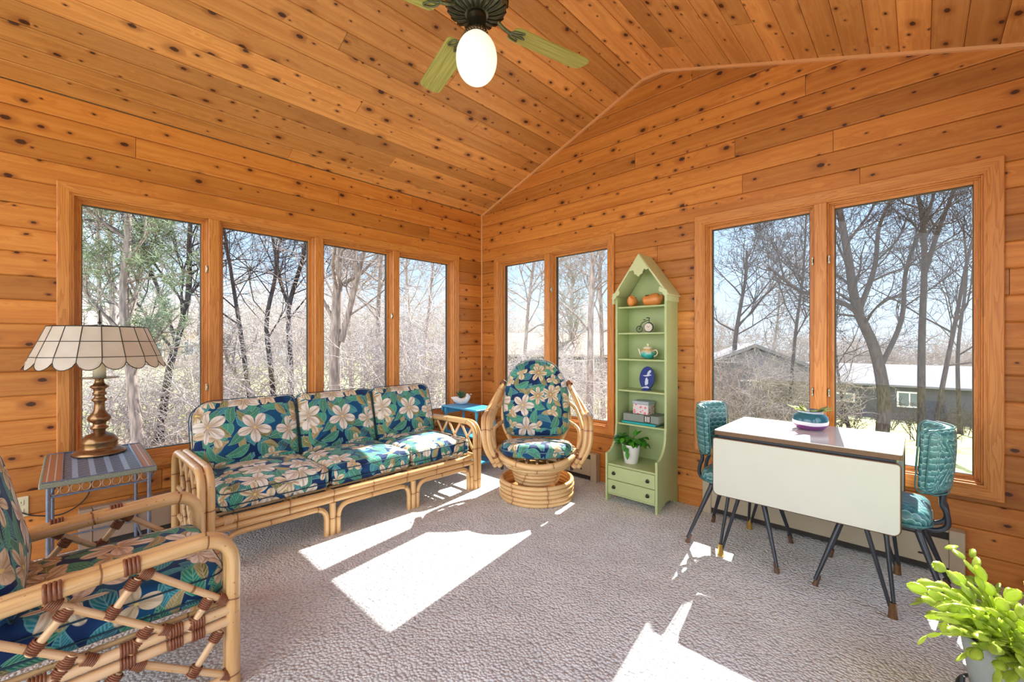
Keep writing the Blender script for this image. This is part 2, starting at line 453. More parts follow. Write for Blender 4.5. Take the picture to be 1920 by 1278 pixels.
def blade_mat():
    n = NT('fan_blade_green', 0.45, 0.3)
    u, v, _ = n.sep(n.uv())
    f = n.noise(n.comb(n.ma('MULTIPLY', u, 3.0), n.ma('MULTIPLY', v, 90.0)), 1.0, 3)
    n.color(n.mix(n.step(f, 0.3, 0.7), (0.32, 0.31, 0.07), (0.50, 0.50, 0.15)))
    return n.m


M['blade'] = blade_mat()


def weave_mat():
    n = NT('blue_weave', 0.45, 0.5)
    u, v, _ = n.sep(n.uv())
    a = n.ma('FRACT', n.ma('DIVIDE', u, 0.062)); b = n.ma('FRACT', n.ma('DIVIDE', v, 0.034))
    sl = n.ma('MULTIPLY', n.step(n.ma('ABSOLUTE', n.ma('SUBTRACT', a, 0.5)), 0.36, 0.30), n.step(n.ma('ABSOLUTE', n.ma('SUBTRACT', b, 0.5)), 0.36, 0.24))
    c = n.mix(n.noise(n.uv(), 60.0, 2), (0.16, 0.26, 0.42), (0.38, 0.50, 0.66))
    c = n.mix(sl, c, (0.028, 0.022, 0.03))
    n.color(c); n.bump(n.ma('MULTIPLY', sl, -1.0), 0.6, 0.004)
    return n.m


def border_weave():
    n = NT('rust_weave', 0.55, 0.4)
    u, v, _ = n.sep(n.uv())
    b = n.ma('FRACT', n.ma('DIVIDE', u, 0.011)); a = n.ma('FRACT', n.ma('DIVIDE', v, 0.026))
    c = n.mix(n.step(b, 0.2, 0.6), (0.22, 0.075, 0.03), (0.50, 0.24, 0.12))
    c = n.mix(n.step(n.ma('ABSOLUTE', n.ma('SUBTRACT', a, 0.5)), 0.38, 0.46), c, (0.50, 0.50, 0.46))
    n.color(c); n.bump(b, 0.5, 0.003)
    return n.m


M['weave'] = weave_mat(); M['weave_border'] = border_weave()
M['blue_metal'] = plain('blue_grey_metal', (0.20, 0.24, 0.34), 0.35, 0.5, 0.35, 0.5, 60)
M['rim_weave'] = plain('speckled_rim', (0.24, 0.26, 0.20), 0.6, 0, 0.8, 0.3, 260)


# ------------------------------------------------------------------ mesh builder
class MB:
    def __init__(s):
        s.v = []; s.f = []; s.uv = []; s.b = []; s.sm = []; s.mi = []; s.M = None; s.bid = (0.3, 0.5)

    def add(s, verts, faces, uvs=None, smooth=False, mi=0, bid=None):
        o = len(s.v)
        if s.M is not None: verts = [s.M @ Vector(p) for p in verts]
        s.v.extend(tuple(p) for p in verts)
        bid = bid or s.bid
        for k, f in enumerate(faces):
            s.f.append(tuple(o + i for i in f))
            s.uv.extend(uvs[k] if uvs else [(0.0, 0.0)] * len(f))
            s.b.extend([bid] * len(f)); s.sm.append(smooth); s.mi.append(mi)

    def box(s, x0, x1, y0, y1, z0, z1, bev=0.0, mi=0):
        if x0 > x1: x0, x1 = x1, x0
        if y0 > y1: y0, y1 = y1, y0
        if z0 > z1: z0, z1 = z1, z0
        L = (x1 - x0, y1 - y0, z1 - z0); ax = L.index(max(L))
        b = min(bev, min(L) * 0.45)
        if b <= 0:
            vs = [(x, y, z) for x in (x0, x1) for y in (y0, y1) for z in (z0, z1)]
            fs = [(0, 1, 3, 2), (4, 6, 7, 5), (0, 4, 5, 1), (2, 3, 7, 6), (0, 2, 6, 4), (1, 5, 7, 3)]
        else:
            vs = []; idx = {}
            for i, x in enumerate((x0, x1)):
                for j, y in enumerate((y0, y1)):
                    for k, z in enumerate((z0, z1)):
                        sx, sy, sz = (1 - 2 * i), (1 - 2 * j), (1 - 2 * k)
                        for a, d in enumerate(((0, b, b), (b, 0, b), (b, b, 0))):
                            idx[(i, j, k, a)] = len(vs); vs.append((x + sx * d[0], y + sy * d[1], z + sz * d[2]))
            I = idx; fs = []
            for i in (0, 1): fs.append([I[(i, 0, 0, 0)], I[(i, 1, 0, 0)], I[(i, 1, 1, 0)], I[(i, 0, 1, 0)]])
            for j in (0, 1): fs.append([I[(0, j, 0, 1)], I[(1, j, 0, 1)], I[(1, j, 1, 1)], I[(0, j, 1, 1)]])
            for k in (0, 1): fs.append([I[(0, 0, k, 2)], I[(1, 0, k, 2)], I[(1, 1, k, 2)], I[(0, 1, k, 2)]])
            for j in (0, 1):
                for k in (0, 1): fs.append([I[(0, j, k, 1)], I[(1, j, k, 1)], I[(1, j, k, 2)], I[(0, j, k, 2)]])
            for i in (0, 1):
                for k in (0, 1): fs.append([I[(i, 0, k, 0)], I[(i, 1, k, 0)], I[(i, 1, k, 2)], I[(i, 0, k, 2)]])
            for i in (0, 1):
                for j in (0, 1): fs.append([I[(i, j, 0, 0)], I[(i, j, 1, 0)], I[(i, j, 1, 1)], I[(i, j, 0, 1)]])
            for i in (0, 1):
                for j in (0, 1):
                    for k in (0, 1): fs.append([I[(i, j, k, 0)], I[(i, j, k, 1)], I[(i, j, k, 2)]])
            c = Vector(((x0 + x1) / 2, (y0 + y1) / 2, (z0 + z1) / 2)); out = []
            for f in fs:
                p = [Vector(vs[q]) for q in f]; nn = (p[1] - p[0]).cross(p[2] - p[0]); ce = sum(p, Vector()) / len(p)
                out.append(tuple(f) if nn.dot(ce - c) > 0 else tuple(reversed(f)))
            fs = out
        oth = [a for a in range(3) if a != ax]
        uvs = []
        for f in fs:
            p = [Vector(vs[q]) for q in f]; nn = (p[1] - p[0]).cross(p[2] - p[0]); d = max(range(3), key=lambda q: abs(nn[q]))
            if d == ax: uu, vv = oth
            else: uu = ax; vv = [a for a in oth if a != d][0]
            uvs.append([(vs[q][uu], vs[q][vv]) for q in f])
        s.add(vs, fs, uvs, False, mi)

    def tube(s, pts, r, seg=10, closed=False, cap=True, mi=0, round_end=False, flat=1.0):
        pts = [Vector(p) for p in pts]
        n = len(pts); rs = [r] * n if not hasattr(r, '__len__') else list(r)
        if n < 2: return
        T = []
        for i in range(n):
            a = pts[(i - 1) % n] if (closed or i > 0) else pts[i]
            b = pts[(i + 1) % n] if (closed or i < n - 1) else pts[i]
            d = b - a
            T.append(d.normalized() if d.length > 1e-9 else Vector((0, 0, 1)))
        ref = Vector((0, 0, 1)) if abs(T[0].z) < 0.9 else Vector((1, 0, 0))
        N = (ref - T[0] * ref.dot(T[0])).normalized()
        vs = []; L = [0.0]; frames = []
        for i in range(n):
            if i:
                L.append(L[-1] + (pts[i] - pts[i - 1]).length)
                N = N - T[i] * N.dot(T[i])
                N = N.normalized() if N.length > 1e-9 else T[i].orthogonal().normalized()
            B = T[i].cross(N); frames.append((N.copy(), B))
            for k in range(seg):
                a = 2 * PI * k / seg
                vs.append(pts[i] + N * (math.cos(a) * rs[i]) + B * (math.sin(a) * rs[i] * flat))
        fs = []; uvs = []
        m = n if closed else n - 1
        Lt = L[-1] + (pts[0] - pts[-1]).length if closed else 0
        for i in range(m):
            j = (i + 1) % n; l0 = L[i]; l1 = L[j] if j else Lt
            for k in range(seg):
                k2 = (k + 1) % seg
                fs.append((i * seg + k, i * seg + k2, j * seg + k2, j * seg + k))
                uvs.append([(k / seg, l0), ((k + 1) / seg, l0), ((k + 1) / seg, l1), (k / seg, l1)])
        s.add(vs, fs, uvs, True, mi)
        if cap and not closed:
            for i, sg in ((0, -1), (n - 1, 1)):
                ring = [vs[i * seg + k] for k in range(seg)]
                cc = pts[i] + T[i] * (sg * rs[i] * (0.45 if round_end else 0.0))
                vv = ring + [cc]; ff = []
                for k in range(seg):
                    k2 = (k + 1) % seg
                    ff.append((k, seg, k2) if sg < 0 else (k, k2, seg))
                s.add(vv, ff, [[(0, L[i])] * 3] * seg, round_end, mi)

    def lathe(s, prof, seg=24, c=(0, 0, 0), smooth=True, mi=0, ang=2 * PI, sy=1.0):
        vs = []; fs = []; uvs = []
        n = len(prof); L = [0.0]
        for i in range(1, n): L.append(L[-1] + math.dist(prof[i], prof[i - 1]))
        for (r, z) in prof:
            for k in range(seg):
                a = ang * k / seg
                vs.append((c[0] + r * math.cos(a), c[1] + r * math.sin(a) * sy, c[2] + z))
        for i in range(n - 1):
            for k in range(seg):
                k2 = (k + 1) % seg
                fs.append((i * seg + k, i * seg + k2, (i + 1) * seg + k2, (i + 1) * seg + k))
                uvs.append([(k / seg, L[i]), ((k + 1) / seg, L[i]), ((k + 1) / seg, L[i + 1]), (k / seg, L[i + 1])])
        s.add(vs, fs, uvs, smooth, mi)

    def prism(s, poly, o, ux, uy, th, mi=0, smooth=False):
        "extrude a 2-D outline lying at o + x*ux + y*uy by the vector th; concave outlines are fine"
        o, ux, uy, th = Vector(o), Vector(ux), Vector(uy), Vector(th)
        n = len(poly)
        a = [o + ux * p[0] + uy * p[1] for p in poly]; b = [p + th for p in a]
        from mathutils.geometry import tessellate_polygon
        tris = tessellate_polygon([[Vector((p[0], p[1], 0)) for p in poly]])
        area = sum(poly[i][0] * poly[(i + 1) % n][1] - poly[(i + 1) % n][0] * poly[i][1] for i in range(n))
        flip = (ux.cross(uy).dot(th) > 0) == (area > 0)
        fs = []; uvs = []
        for t in tris:
            p = [poly[q] for q in t]
            ar = (p[1][0] - p[0][0]) * (p[2][1] - p[0][1]) - (p[2][0] - p[0][0]) * (p[1][1] - p[0][1])
            t = tuple(t) if ar > 0 else tuple(reversed(t))
            up = ux.cross(uy).dot(th) > 0
            bot = tuple(reversed(t)) if up else t
            top = tuple(q + n for q in (t if up else tuple(reversed(t))))
            fs += [bot, top]; uvs += [[poly[q] for q in bot], [poly[q - n] for q in top]]
        L = 0.0
        for i in range(n):
            j = (i + 1) % n; l1 = L + math.dist(poly[i], poly[j])
            f = (i, j, j + n, i + n) if flip else (j, i, i + n, j + n)
            fs.append(f)
            q = {i: (L, 0), j: (l1, 0), i + n: (L, th.length), j + n: (l1, th.length)}
            uvs.append([q[k] for k in f]); L = l1
        s.add(a + b, fs, uvs, smooth, mi)

    def cushion(s, out, o, ux, uy, uz, t, r=0.03, puff=0.02, sag=0.0, rings=7, mi=0, uvo=(0, 0), back=True):
        "soft slab: closed convex outline (x,y) in plane ux,uy; thickness t along uz"
        o, ux, uy, uz = Vector(o), Vector(ux), Vector(uy), Vector(uz)
        n = len(out); cx = sum(p[0] for p in out) / n; cy = sum(p[1] for p in out) / n
        nr = []
        for i in range(n):
            a = out[i - 1]; b = out[(i + 1) % n]
            tx, ty = b[0] - a[0], b[1] - a[1]; l = math.hypot(tx, ty) or 1
            nx, ny = ty / l, -tx / l
            if nx * (out[i][0] - cx) + ny * (out[i][1] - cy) < 0: nx, ny = -nx, -ny
            nr.append((nx, ny))
        levels = []
        K = 6
        for k in range(K + 1):
            ph = -PI / 2 + PI * k / K
            off = r * (1 - math.cos(ph)); z = (t / 2 - r) * (1 if ph > 0 else -1 if ph < 0 else 0) + r * math.sin(ph)
            levels.append((off, z, 1.0))
        lv = []
        for m_i in range(rings, 0, -1): lv.append((r, -t / 2, m_i / (rings + 1.0), -1))
        lv = [(r, -t / 2, (q + 0.0) / (rings + 1), -1) for q in range(1, rings + 1)]
        seq = [(o_, z_, q_, -1) for (o_, z_, q_, _) in lv] + [(a, b, 1.0, 0) for a, b, c in levels] + [(r, t / 2, q / (rings + 1.0), 1) for q in range(rings, 0, -1)]
        vs = []; P2 = []
        for (off, z, q, sd) in seq:
            for i in range(n):
                x = out[i][0] - nr[i][0] * off; y = out[i][1] - nr[i][1] * off
                x = cx + (x - cx) * q; y = cy + (y - cy) * q
                w = (1 - q ** 2.6)
                zz = z + sd * puff * w
                if sd == 1 and sag: zz -= sag * w
                vs.append(o + ux * x + uy * y + uz * zz)
                ex = abs(z - t / 2) if sd == 0 else 0
                P2.append((out[i][0] + nr[i][0] * ex * 1.0 + uvo[0] if sd == 0 else x + uvo[0], out[i][1] + nr[i][1] * ex + uvo[1] if sd == 0 else y + uvo[1]))
        m = len(seq)
        vs.append(o + ux * cx + uy * cy + uz * (-t / 2 - puff)); P2.append((cx + uvo[0], cy + uvo[1]))
        vs.append(o + ux * cx + uy * cy + uz * (t / 2 + puff - sag)); P2.append((cx + uvo[0], cy + uvo[1]))
        area = sum(out[i][0] * out[(i + 1) % n][1] - out[(i + 1) % n][0] * out[i][1] for i in range(n))
        ccw = (area > 0) == (ux.cross(uy).dot(uz) > 0)
        fs = []
        for l in range(m - 1):
            for i in range(n):
                j = (i + 1) % n
                f = (l * n + i, l * n + j, (l + 1) * n + j, (l + 1) * n + i)
                fs.append(f if ccw else tuple(reversed(f)))
        for i in range(n):
            j = (i + 1) % n
            f = (m * n, j, i); g = (m * n + 1, (m - 1) * n + i, (m - 1) * n + j)
            fs.append(f if ccw else tuple(reversed(f))); fs.append(g if ccw else tuple(reversed(g)))
        s.add(vs, fs, [[P2[q] for q in f] for f in fs], True, mi)
        return [[vs[l * n + i] for i in range(n)] for l in range(m)]

    def build(s, name, mat, parent=None, label=None, local=False, **kw):
        me = bpy.data.meshes.new(name)
        off = Vector((0, 0, 0))
        if parent is not None and not local:
            q = parent
            while q is not None: off += q.location; q = q.parent
        vs = s.v if off.length == 0 else [(x - off.x, y - off.y, z - off.z) for x, y, z in s.v]
        me.from_pydata(vs, [], s.f)
        ul = me.uv_layers.new(name='UVMap'); ul.data.foreach_set('uv', [c for p in s.uv for c in p])
        if any(b != s.b[0] for b in s.b) or 'pine' in (mat.name if not isinstance(mat, list) else ''):
            u2 = me.uv_layers.new(name='board'); u2.data.foreach_set('uv', [c for p in s.b for c in p])
        me.polygons.foreach_set('use_smooth', s.sm); me.polygons.foreach_set('material_index', s.mi)
        for m in (mat if isinstance(mat, list) else [mat]): me.materials.append(m)
        me.update()
        o = bpy.data.objects.new(name, me); COL.objects.link(o)
        if parent is not None: o.parent = parent
        if label: o['label'] = label
        for k, v in kw.items(): o[k] = v
        return o


def tag(o, label=None, cat=None, group=None, kind=None):
    if label: o['label'] = label
    if cat: o['category'] = cat
    if group: o['group'] = group
    if kind: o['kind'] = kind
    return o


def thing(name, label, cat, loc=(0, 0, 0), group=None):
    o = bpy.data.objects.new(name, None); COL.objects.link(o); o.location = loc; o.empty_display_size = 0.1
    return tag(o, label, cat, group)


def smooth_path(pts, k=6, closed=False):
    "Catmull-Rom through the points"
    P = [Vector(p) for p in pts]; n = len(P); out = []
    m = n if closed else n - 1
    for i in range(m):
        p0 = P[(i - 1) % n] if closed or i > 0 else P[i] * 2 - P[i + 1]
        p1 = P[i]; p2 = P[(i + 1) % n]
        p3 = P[(i + 2) % n] if closed or i + 2 < n else P[i + 1] * 2 - P[i]
        for j in range(k):
            t = j / k; t2 = t * t; t3 = t2 * t
            out.append(0.5 * ((2 * p1) + (p2 - p0) * t + (2 * p0 - 5 * p1 + 4 * p2 - p3) * t2 + (3 * p1 - p0 - 3 * p2 + p3) * t3))
    if not closed: out.append(P[-1])
    return out


def fillet(pts, r, k=6):
    "polyline with its inner corners rounded"
    P = [Vector(p) for p in pts]; out = [P[0]]
    for i in range(1, len(P) - 1):
        a, b, c = P[i - 1], P[i], P[i + 1]
        d1 = (a - b); d2 = (c - b); rr = min(r, d1.length * 0.48, d2.length * 0.48)
        p = b + d1.normalized() * rr; q = b + d2.normalized() * rr
        for j in range(k + 1):
            t = j / k; out.append(p * (1 - t) ** 2 + b * 2 * t * (1 - t) + q * t * t)
    out.append(P[-1]); return out


def rrect(x0, x1, y0, y1, r, k=6, n=5):
    "outline of a rounded rectangle (r: one radius or four: x0y0, x1y0, x1y1, x0y1), counter-clockwise"
    R = [r] * 4 if not hasattr(r, '__len__') else list(r)
    out = []
    cor = [(x0, y0, PI), (x1, y0, 1.5 * PI), (x1, y1, 0), (x0, y1, 0.5 * PI)]
    sg = [(1, 1), (-1, 1), (-1, -1), (1, -1)]
    for (cx, cy, a0), (sx, sy), rr in zip(cor, sg, R):
        ox, oy = cx + sx * rr, cy + sy * rr
        for j in range(k + 1):
            a = a0 + PI / 2 * j / k; out.append((ox + rr * math.cos(a), oy + rr * math.sin(a)))
    res = []
    for i in range(len(out)):           # extra points along the long edges
        a, b = out[i], out[(i + 1) % len(out)]; res.append(a)
        d = math.dist(a, b)
        if d > 0.08:
            q = int(d / 0.05)
            for j in range(1, q): res.append((a[0] + (b[0] - a[0]) * j / q, a[1] + (b[1] - a[1]) * j / q))
    return res

# ================================================================== the room
# wall_left lies in x = 0 (runs along y), wall_gable in y = 0 (runs along x); the room is x > 0, y < 0
PITCH, ZOFF = 0.1359, 0.130
EAVE, RIDGE, RX0, RX1, XR = 2.71, 3.432, 1.985, 2.170, 4.22
SL = (RIDGE - EAVE) / RX0
ZR = RIDGE - (XR - RX1) * 0.372
YB = -5.3
LEFT = lambda s, d, z: (-d, s, z)        # d points out of the room
GABLE = lambda s, d, z: (s, d, z)


def ceil_z(x):
    return EAVE + SL * x if x < RX0 else RIDGE if x < RX1 else RIDGE - 0.372 * (x - RX1)


def boards(mb, mp, s0, s1, z0, z1, holes=(), rng=None, top=None, th=0.02, joint=(1.3, 3.8), pitch=PITCH, zoff=ZOFF, flip=False):
    k = math.floor((z0 - zoff) / pitch)
    C, G = 0.0080, 0.012
    while zoff + k * pitch < z1:
        a = max(z0, zoff + k * pitch); b = min(z1, zoff + (k + 1) * pitch); k += 1
        if b - a < 0.004: continue
        cuts = [s0]
        x = s0 + rng.uniform(0.2, joint[1])
        while x < s1: cuts.append(x); x += rng.uniform(*joint)
        cuts.append(s1)
        for i in range(len(cuts) - 1):
            bid = (rng.random(), rng.random())
            segs = [(cuts[i], cuts[i + 1], a, b)]
            for (h0, h1, g0, g1) in holes:
                nx = []
                for (p, q, c, d) in segs:
                    if q <= h0 or p >= h1 or d <= g0 or c >= g1: nx.append((p, q, c, d)); continue
                    if p < h0: nx.append((p, h0, c, d))
                    if q > h1: nx.append((h1, q, c, d))
                    p2, q2 = max(p, h0), min(q, h1)
                    if c < g0: nx.append((p2, q2, c, g0))
                    if d > g1: nx.append((p2, q2, g1, d))
                segs = nx
            for (p, q, c, d) in segs:
                lo, hi = abs(c - a) < 1e-6, abs(d - b) < 1e-6
                if d - c < 0.02: continue
                zz = ([(c, G), (c + .0014, G), (c + .0014, .0045), (c + C, 0)] if lo else [(c, 0), (c + .001, 0), (c + .002, 0), (c + .003, 0)]) + \
                     ([(d - C, 0), (d - .0014, .0045), (d - .0014, G), (d, G)] if hi else [(d - .003, 0), (d - .002, 0), (d - .001, 0), (d, 0)])
                e0 = 0.0012 if p in cuts and p > s0 else 0; e1 = 0.0012 if q in cuts and q < s1 else 0
                p2, q2 = p + e0, q - e1
                if top is not None and top(p2) < c and top(q2) < c and top((p2 + q2) / 2) < c: continue
                vs = [mp(p2, g, z) for z, g in zz] + [mp(q2, g, z) for z, g in zz] + [mp(p2, th, c), mp(p2, th, d), mp(q2, th, c), mp(q2, th, d)]
                fs = [(k_, k_ + 8, k_ + 9, k_ + 1) for k_ in range(7)] + [(16, 18, 8, 0), (7, 15, 19, 17), (18, 16, 17, 19), (16, 0, 1, 2, 3, 4, 5, 6, 7, 17), (18, 19, 15, 14, 13, 12, 11, 10, 9, 8)]
                if flip: fs = [tuple(reversed(f)) for f in fs]
                crd = [(p2, z) for z, g in zz] + [(q2, z) for z, g in zz] + [(p2, c), (p2, d), (q2, c), (q2, d)]
                mb.add(vs, fs, [[(crd[w][0], crd[w][1] - (zoff + (k - 1) * pitch)) for w in f] for f in fs], False, 0, bid)


def clip(o, co, no):
    import bmesh
    bm = bmesh.new(); bm.from_mesh(o.data)
    bmesh.ops.bisect_plane(bm, geom=bm.verts[:] + bm.edges[:] + bm.faces[:], plane_co=co, plane_no=no, clear_outer=True)
    bm.to_mesh(o.data); bm.free()


L_OPEN = (-3.294, -0.412, 0.495, 2.135)
W2_OPEN = (0.283, 1.668, 0.495, 2.135)
W3_OPEN = (2.486, 3.905, 0.495, 2.135)
rng = random.Random(5)
mb = MB(); boards(mb, LEFT, YB, 0.0, -0.02, EAVE + 0.01, [L_OPEN], rng, flip=False)
wl = tag(mb.build('wall_left', M['pine']), 'knotty pine board wall with a row of four tall panes', kind='structure')
mb = MB(); boards(mb, GABLE, 0.0, XR, -0.02, RIDGE + 0.02, [W2_OPEN, W3_OPEN], rng, flip=True)
wg = tag(mb.build('wall_front', M['pine']), 'knotty pine gable wall rising to the ridge', kind='structure')
nl = Vector((-SL, 0, 1)).normalized()
import bmesh
bm = bmesh.new(); bm.from_mesh(wg.data)
# cut the gable wall under the two roof slopes: keep the left part below the left slope, the right part below the right one
for co, no in (((0, 0, EAVE + 0.012), (-SL, 0, 1)), ((RX1, 0, RIDGE + 0.012), (0.372, 0, 1))):
    bmesh.ops.bisect_plane(bm, geom=bm.verts[:] + bm.edges[:] + bm.faces[:], plane_co=co, plane_no=no, clear_outer=True)
bm.to_mesh(wg.data); bm.free()
for o in (wl, wg):      # outward-facing shell so daylight only enters through the windows
    pass


def shell(name, mp, s0, s1, ztop, holes):
    mb = MB()
    zs = sorted({-1.2, ztop, 0.495, 2.135}); ss = sorted({s0, s1} | {h[0] for h in holes} | {h[1] for h in holes})
    for a, b in zip(ss, ss[1:]):
        for c, d in zip(zs, zs[1:]):
            if any(a >= h[0] - 1e-6 and b <= h[1] + 1e-6 and c >= h[2] - 1e-6 and d <= h[3] + 1e-6 for h in holes): continue
            p, q = mp(a, 0.021, c), mp(b, 0.135, d)
            mb.box(p[0], q[0], p[1], q[1], p[2], q[2])
    return mb


M['siding'] = plain('grey_siding', (0.45, 0.44, 0.42), 0.7)
tag(shell('outer', LEFT, YB, 0.0, 2.72, [L_OPEN]).build('trim_1', M['siding']), 'outer side of the left wall', kind='structure')
mb = shell('outer', GABLE, -0.135, XR, 2.66, [W2_OPEN, W3_OPEN])
mb.prism([(-0.135, 2.66), (XR, 2.66), (XR, ZR), (RX1, RIDGE), (RX0, RIDGE), (-0.135, EAVE - SL * 0.135)], (0, 0.021, 0), (1, 0, 0), (0, 0, 1), (0, 0.114, 0))
tag(mb.build('trim_2', M['siding']), 'outer side of the gable wall', kind='structure')

# ceiling: boards run along y on both slopes, a wide plank along the ridge
mb = MB()


def slope(x0, z0, x1, z1):
    L = math.hypot(x1 - x0, z1 - z0); ux, uz = (x1 - x0) / L, (z1 - z0) / L
    return lambda s, d, z: (x0 + ux * z - uz * d, s, z0 + uz * z + ux * d), L


f1, l1 = slope(0, EAVE, RX0, RIDGE); boards(mb, f1, YB, 0.0, 0.0, l1, (), rng, pitch=0.1359, zoff=0.0, joint=(2.6, 5.2), flip=True)
f2, l2 = slope(RX0, RIDGE, RX1, RIDGE); boards(mb, f2, YB, 0.0, 0.0, l2, (), rng, pitch=l2, zoff=0.0, joint=(3, 5), flip=True)
f3, l3 = slope(RX1, RIDGE, XR, ZR); boards(mb, f3, YB, 0.0, 0.0, l3, (), rng, pitch=0.1359, zoff=0.0, joint=(2.6, 5.2), flip=True)
ce = tag(mb.build('ceiling', M['pine_ceiling']), 'vaulted knotty pine ceiling', kind='structure')
M['shingle'] = plain('roof_shingle', (0.12, 0.11, 0.10), 0.9, 0, 0.4)
mb = MB()
mb.prism([(-0.35, EAVE - SL * 0.35), (RX0, RIDGE + 0.0), (RX1, RIDGE + 0.0), (XR + 0.3, ZR - 0.372 * 0.3), (XR + 0.3, ZR + 0.1), (RX1, RIDGE + 0.2), (RX0, RIDGE + 0.2), (-0.35, EAVE - SL * 0.35 + 0.2)],
         (0, YB, 0.026), (1, 0, 0), (0, 0, 1), (0, -YB + 0.16, 0))
tag(mb.build('trim_3', M['shingle']), 'roof over the sunroom', kind='structure')

mb = MB(); mb.box(0, XR, YB, 0, -0.08, 0.0)
tag(mb.build('floor', M['carpet']), 'cream looped carpet', kind='structure')
mb = MB(); mb.box(-0.135, XR + 0.1, YB, 0.135, -1.2, -0.081)
tag(mb.build('trim_4', M['siding']), 'foundation under the sunroom', kind='structure')

# right-hand eave wall, outside the frame: header above a wide glazed opening
mb = MB()
bw = lambda s, d, z: (XR + d, s, z)
boards(mb, bw, YB, 0.0, -0.02, ZR, [(-4.9, -0.5, 0.495, 2.135)], rng, th=0.12, flip=True)
tag(mb.build('wall_right', M['pine']), 'knotty pine wall with a wide opening', kind='structure')

# trims in the corner and along the slopes
mb = MB(); mb.box(0.0, 0.016, -0.016, 0.0, 0, EAVE, 0.004)
tag(mb.build('trim_5', M['trim']), 'thin vertical corner bead', kind='structure')
mb = MB()
for (x0, z0, x1, z1) in ((0, EAVE, RX0, RIDGE), (RX0, RIDGE, RX1, RIDGE), (RX1, RIDGE, XR, ZR)):
    f, L = slope(x0, z0, x1, z1)
    vs = [f(s, d, z) for z in (0, L) for s in (0, -0.018) for d in (0, -0.018)]
    mb.add(vs, [(0, 1, 3, 2), (4, 6, 7, 5), (0, 4, 5, 1), (2, 3, 7, 6), (0, 2, 6, 4), (1, 5, 7, 3)], [[(0, 0), (.02, 0), (.02, .02), (0, .02)]] * 6)
tag(mb.build('trim_6', M['trim']), 'thin bead following the gable slope', kind='structure')


# ------------------------------------------------------------------ windows
def ring(mb, mp, s0, s1, z0, z1, w, d0, d1, bev=0.002):
    "a rectangular frame of member width w (outside s0..s1, z0..z1)"
    def bx(a, b, c, d):
        p, q = mp(a, d0, c), mp(b, d1, d); mb.box(p[0], q[0], p[1], q[1], p[2], q[2], bev)
    bx(s0, s0 + w, z0, z1); bx(s1 - w, s1, z0, z1); bx(s0 + w, s1 - w, z0, z0 + w); bx(s0 + w, s1 - w, z1 - w, z1)


def mitred(mb, mp, s0, s1, z0, z1, w, prof, right):
    "mitred casing: prof = list of (distance from the outer edge, depth into the room)"
    O = [(s0, z0), (s1, z0), (s1, z1), (s0, z1)]
    for i in range(4):
        a, b = O[i], O[(i + 1) % 4]
        L = math.dist(a, b); t = ((b[0] - a[0]) / L, (b[1] - a[1]) / L); nrm = (-t[1], t[0])
        vs = []; 
        for e, pt in ((0, a), (1, b)):
            for (q, h) in prof:
                sx = pt[0] + nrm[0] * q + t[0] * (q if e == 0 else -q); sz = pt[1] + nrm[1] * q + t[1] * (q if e == 0 else -q)
                vs.append(mp(sx, -h, sz))
        n = len(prof); fs = []; uvs = []
        for k in range(n - 1):
            f = (k, k + n, k + 1 + n, k + 1); fs.append(f if right else tuple(reversed(f)))
            crd = {k: (0, prof[k][0]), k + 1: (0, prof[k + 1][0]), k + n: (L, prof[k][0]), k + 1 + n: (L, prof[k + 1][0])}
            uvs.append([(crd[x][0] + i * 3.7, crd[x][1] + i * 0.5) for x in fs[-1]])
        mb.add(vs, fs, uvs)


PROF = [(0, 0), (0.0, 0.016), (0.004, 0.019), (0.052, 0.019), (0.056, 0.016), (0.059, 0.016), (0.061, 0.011), (0.066, 0.011), (0.066, 0.0)]


